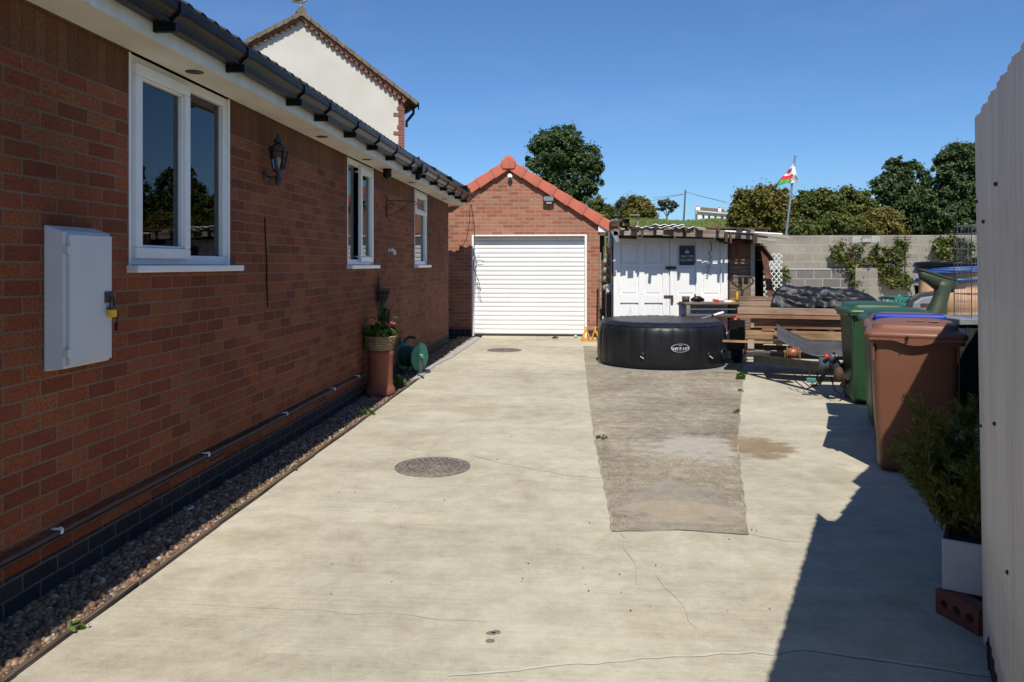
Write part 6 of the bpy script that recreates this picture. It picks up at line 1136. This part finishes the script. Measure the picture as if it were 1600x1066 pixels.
# ================================================================== trees
def tree(name, label, cat, d, blobs, n, size, seed, leaf, base_uv, trunk=.14, ncl=120, clump=.3, group=None, bark='bark', shell=.55, depth=.8, aspect=1.6):
    b = PD(base_uv[0], 414, d); z0 = terr(b.x, b.y); t = thing(name, label, cat, (b.x, b.y, z0), group=group); k = d/1200; bl = []
    rs = random.Random(seed)
    for (u, v, ru, rv) in blobs: p = PD(u, v, d+rs.uniform(-.5, .5)*ru*k*.6); bl.append((p.x, p.y, p.z, ru*k, ru*k*depth, rv*k))
    m = MB(); base = Vector((b.x, b.y, z0-.1)); zc = sum(q[2] for q in bl)/len(bl); mx = sum(q[0] for q in bl)/len(bl); my = sum(q[1] for q in bl)/len(bl); fork = base.lerp(Vector((mx, my, zc)), .5)
    m.tube([base, base.lerp(fork, .5)+Vector((rs.uniform(-.1, .1)*trunk*4, 0, 0)), fork], [trunk*1.3, trunk, trunk*.8], 8)
    for q in bl: e = Vector(q[:3]); mid = fork.lerp(e, .5)+Vector((0, 0, -.1*q[5])); m.tube([fork, mid, e, e+Vector((rs.uniform(-1, 1)*q[3]*.5, 0, q[5]*.6))], [trunk*.55, trunk*.4, trunk*.2, trunk*.06], 6)
    obj('trunk', m, M[bark], t); V, F = leaves(bl, n, size, seed, clump=clump, ncl=ncl, shell=shell, aspect=aspect); foliage('crown', t, V, F, M[leaf]); return t
tree('broadleaf_tree', 'large dark leafy tree rising behind the garage roof', 'tree', 52, [(872, 232, 40, 36), (905, 250, 34, 34), (850, 262, 30, 30), (893, 285, 40, 32), (918, 282, 24, 26), (846, 225, 20, 22), (880, 212, 26, 18), (862, 300, 36, 30), (838, 250, 18, 20), (926, 262, 18, 16), (895, 310, 30, 24)], 34000, .17, 31, 'leaf_dark', (880, 0), .25, 620, .17, shell=.45)
tree('round_bush', 'dark green bush just right of the garage eave on the hill', 'bush', 48, [(938, 322, 17, 13), (926, 326, 14, 12), (948, 330, 10, 9), (940, 336, 20, 10)], 8500, .13, 32, 'leaf_mid', (938, 0), .09, 60)
tree('pale_bush', 'pale grey green bush beside the brownish round bush on the hill', 'bush', 50, [(974, 322, 13, 12), (966, 328, 9, 8), (974, 336, 15, 9)], 3600, .10, 33, 'leaf_grey', (974, 0), .07, 50)
tree('brownish_bush', 'brownish green round bush in the middle of the grassy hill crest', 'bush', 49, [(996, 318, 16, 13), (1012, 324, 14, 11), (985, 326, 12, 10), (1022, 330, 8, 6), (1000, 335, 26, 10)], 10500, .12, 34, 'leaf_haw', (1000, 0), .09, 70)
tree('thin_tree', 'small open tree with see through crown on the hill crest', 'tree', 50, [(1040, 318, 12, 5), (1050, 322, 10, 5), (1034, 324, 7, 5), (1044, 329, 8, 4)], 1800, .11, 35, 'leaf_grey', (1042, 0), .06, 34, clump=.3)
HG = 'hawthorn trees behind the block wall'
tree('hawthorn', 'olive brown hawthorn beside the flagpole, leftmost behind the wall', 'tree', 31, [(1182, 312, 34, 22), (1205, 318, 28, 26), (1160, 330, 24, 26), (1190, 345, 40, 26), (1222, 335, 20, 28), (1150, 345, 16, 16), (1216, 305, 14, 14)], 26000, .10, 36, 'leaf_haw', (1190, 0), .16, 300, .22, HG)
tree('hawthorn', 'taller mixed green hawthorn just right of the flagpole', 'tree', 33, [(1268, 318, 26, 20), (1285, 312, 24, 18), (1255, 338, 26, 26), (1290, 340, 30, 26), (1244, 330, 14, 18)], 24000, .11, 37, 'leaf_mid', (1270, 0), .16, 260, .22, HG)
tree('hawthorn', 'green hawthorn with rounded top left of the dark tree', 'tree', 36, [(1325, 308, 28, 14), (1340, 322, 26, 18), (1310, 325, 22, 20), (1350, 340, 22, 22), (1322, 345, 28, 20)], 19000, .115, 48, 'leaf_mid', (1330, 0), .15, 220, .22, HG)
tree('hawthorn', 'low rust tinted hawthorn in front of the dark tree', 'tree', 28, [(1372, 338, 26, 12), (1390, 345, 22, 16), (1355, 350, 26, 16), (1378, 360, 32, 14), (1340, 358, 16, 12)], 20000, .085, 39, 'leaf_haw', (1375, 0), .13, 220, .22, HG)
tree('hawthorn', 'low dark green hawthorn above the wall between flagpole and rust tinted one', 'tree', 27, [(1310, 350, 26, 16), (1290, 358, 22, 12), (1330, 358, 18, 12), (1250, 358, 24, 14)], 14000, .085, 43, 'leaf_mid', (1305, 0), .12, 160, .22, HG)
DG = 'dark trees at the right behind the wall'
tree('dark_tree', 'dark green tree with uneven top, left one of the dark pair at the right', 'tree', 38, [(1402, 268, 22, 22), (1425, 275, 24, 24), (1385, 295, 24, 24), (1412, 310, 34, 30), (1440, 320, 34, 32), (1400, 345, 34, 24), (1378, 325, 18, 22), (1450, 350, 36, 20)], 36000, .13, 40, 'leaf_dark', (1415, 0), .25, 700, .17, DG)
tree('dark_tree', 'tallest dark green tree, partly hidden by the white sheet fence', 'tree', 34, [(1500, 245, 30, 24), (1480, 262, 26, 26), (1525, 250, 34, 30), (1505, 290, 44, 36), (1470, 300, 28, 32), (1545, 300, 40, 44), (1490, 340, 44, 30), (1540, 345, 40, 26)], 36000, .125, 41, 'leaf_dark', (1505, 0), .25, 700, .17, DG)
for i, (u, d, s) in enumerate(((1640, 30, 1.0), (1760, 26, 1.1), (1900, 22, .95), (2150, 18, .8))): tree('dark_tree', ['dark green tree just beyond the white sheet fence', 'dark tree farther right out of view', 'right hand dark tree beside the yard', 'last dark tree on the right side of the yard'][i], 'tree', d, [(u, 275, 60*s, 50*s), (u-50, 310, 50*s, 45*s), (u+50, 310, 50*s, 45*s), (u, 345, 70*s, 50*s)], 8000, .22, 60+i, 'leaf_dark', (u, 0), .25, 200, .22, DG)
# grass tufts on the crest
def crest_grass():
    rs = np.random.RandomState(9); n = 16000; y = rs.uniform(34, 47, n); x = rs.uniform(-2, 17, n); z = np.array([terr(a, b) for a, b in zip(x, y)]); h = rs.uniform(.05, .15, n); w = rs.uniform(.015, .03, n); a = rs.rand(n)*6.28; lx, ly = rs.normal(size=(2, n))*.08
    P = np.stack([x, y, z-.03], 1); s = np.stack([np.cos(a), np.sin(a), 0*a], 1)*w[:, None]; V = np.stack([P-s, P+s, P+np.stack([lx, ly, h], 1)], 1).reshape(-1, 3); o = rawobj('grass', V, np.arange(n*3).reshape(n, 3), M['bladegrass'], False); struct(o, 'stuff'); tag(o, 'long grass on the hill crest behind the yard', 'grass')
crest_grass()
# telegraph pole and wires, cottage
pb, pt_ = PD(1067, 345, 80), PD(1071, 297, 80); t = thing('telegraph_pole', 'thin leaning telegraph pole on the hill against the sky', 'pole', pb); m = MB(); m.tube([pb-Vector((0,0,1.5)), pt_], [.10, .07], 8); obj('pole', m, M['leaf_mid'] if False else M['bark'], t); m = MB()
for uv in ((1010, 315), (1020, 309)): m.tube([pt_-Vector((0,0,.4)), PD((1071+uv[0])/2, (300+uv[1])/2+2, 85), PD(uv[0], uv[1], 90)], .018, 4)
for uv in ((1135, 316), (1140, 318)): m.tube([pt_-Vector((0,0,.2)), PD((1071+uv[0])/2, (298+uv[1])/2+1.5, 95), PD(uv[0], uv[1], 115)], .018, 4)
obj('wire', m, M['bark'], t)
cb = PD(1115, 346, 150); t = thing('cottage', 'small white cottage with brown roof far off on the hill', 'house', (cb.x, cb.y, cb.z)); k = 150/1200
def CP(u, v, dd=0): return PD(u, v-1, 150+dd)
m = MB(); q = [CP(1090, 350), CP(1137, 350), CP(1137, 334), CP(1090, 330)]; m.prism(q, (.3, 5, 0)); obj('wall', m, M['cottagewhite'], t)
m = MB(); q = [CP(1087, 332.5, -.4), CP(1138, 337, -.4), CP(1130, 328.5, 3), CP(1094, 325.5, 3)]; m.prism(q, (0, .1, .12)); q = [CP(1130, 328.5, 3), CP(1094, 325.5, 3), CP(1087, 332.5, 6), CP(1138, 337, 6)]; m.prism(q, (0, .1, .12)); obj('roof', m, M['cottageroof'], t)
for (u0, u1, v0, mt) in ((1087, 1094, 324.5, 'cottagewhite'), (1122, 1127, 326.5, 'cottagewhite')): m = MB(); a, b = CP(u0, 336, 1), CP(u1, 336, 1); zt_ = CP(u0, v0, 1).z; m.box(a.x, b.x, a.y, a.y+.9, a.z, zt_); ch_ = obj('chimney', m, M[mt], t); m = MB(); [m.lathe([(.12, 0), (.12, .3), (.001, .3)], (a.x+(b.x-a.x)*f, a.y+.4, zt_), 8) for f in (.3, .7)]; obj('pot', m, M['redtile'], ch_)
for u in (1099, 1108, 1118, 1128): m = MB(); a, b = CP(u-1.6, 342, -.05), CP(u+1.6, 337+.08*(u-1100), -.05); m.box(a.x, b.x, a.y-.05, a.y, a.z, b.z); obj('window', m, M['signblack'], t)
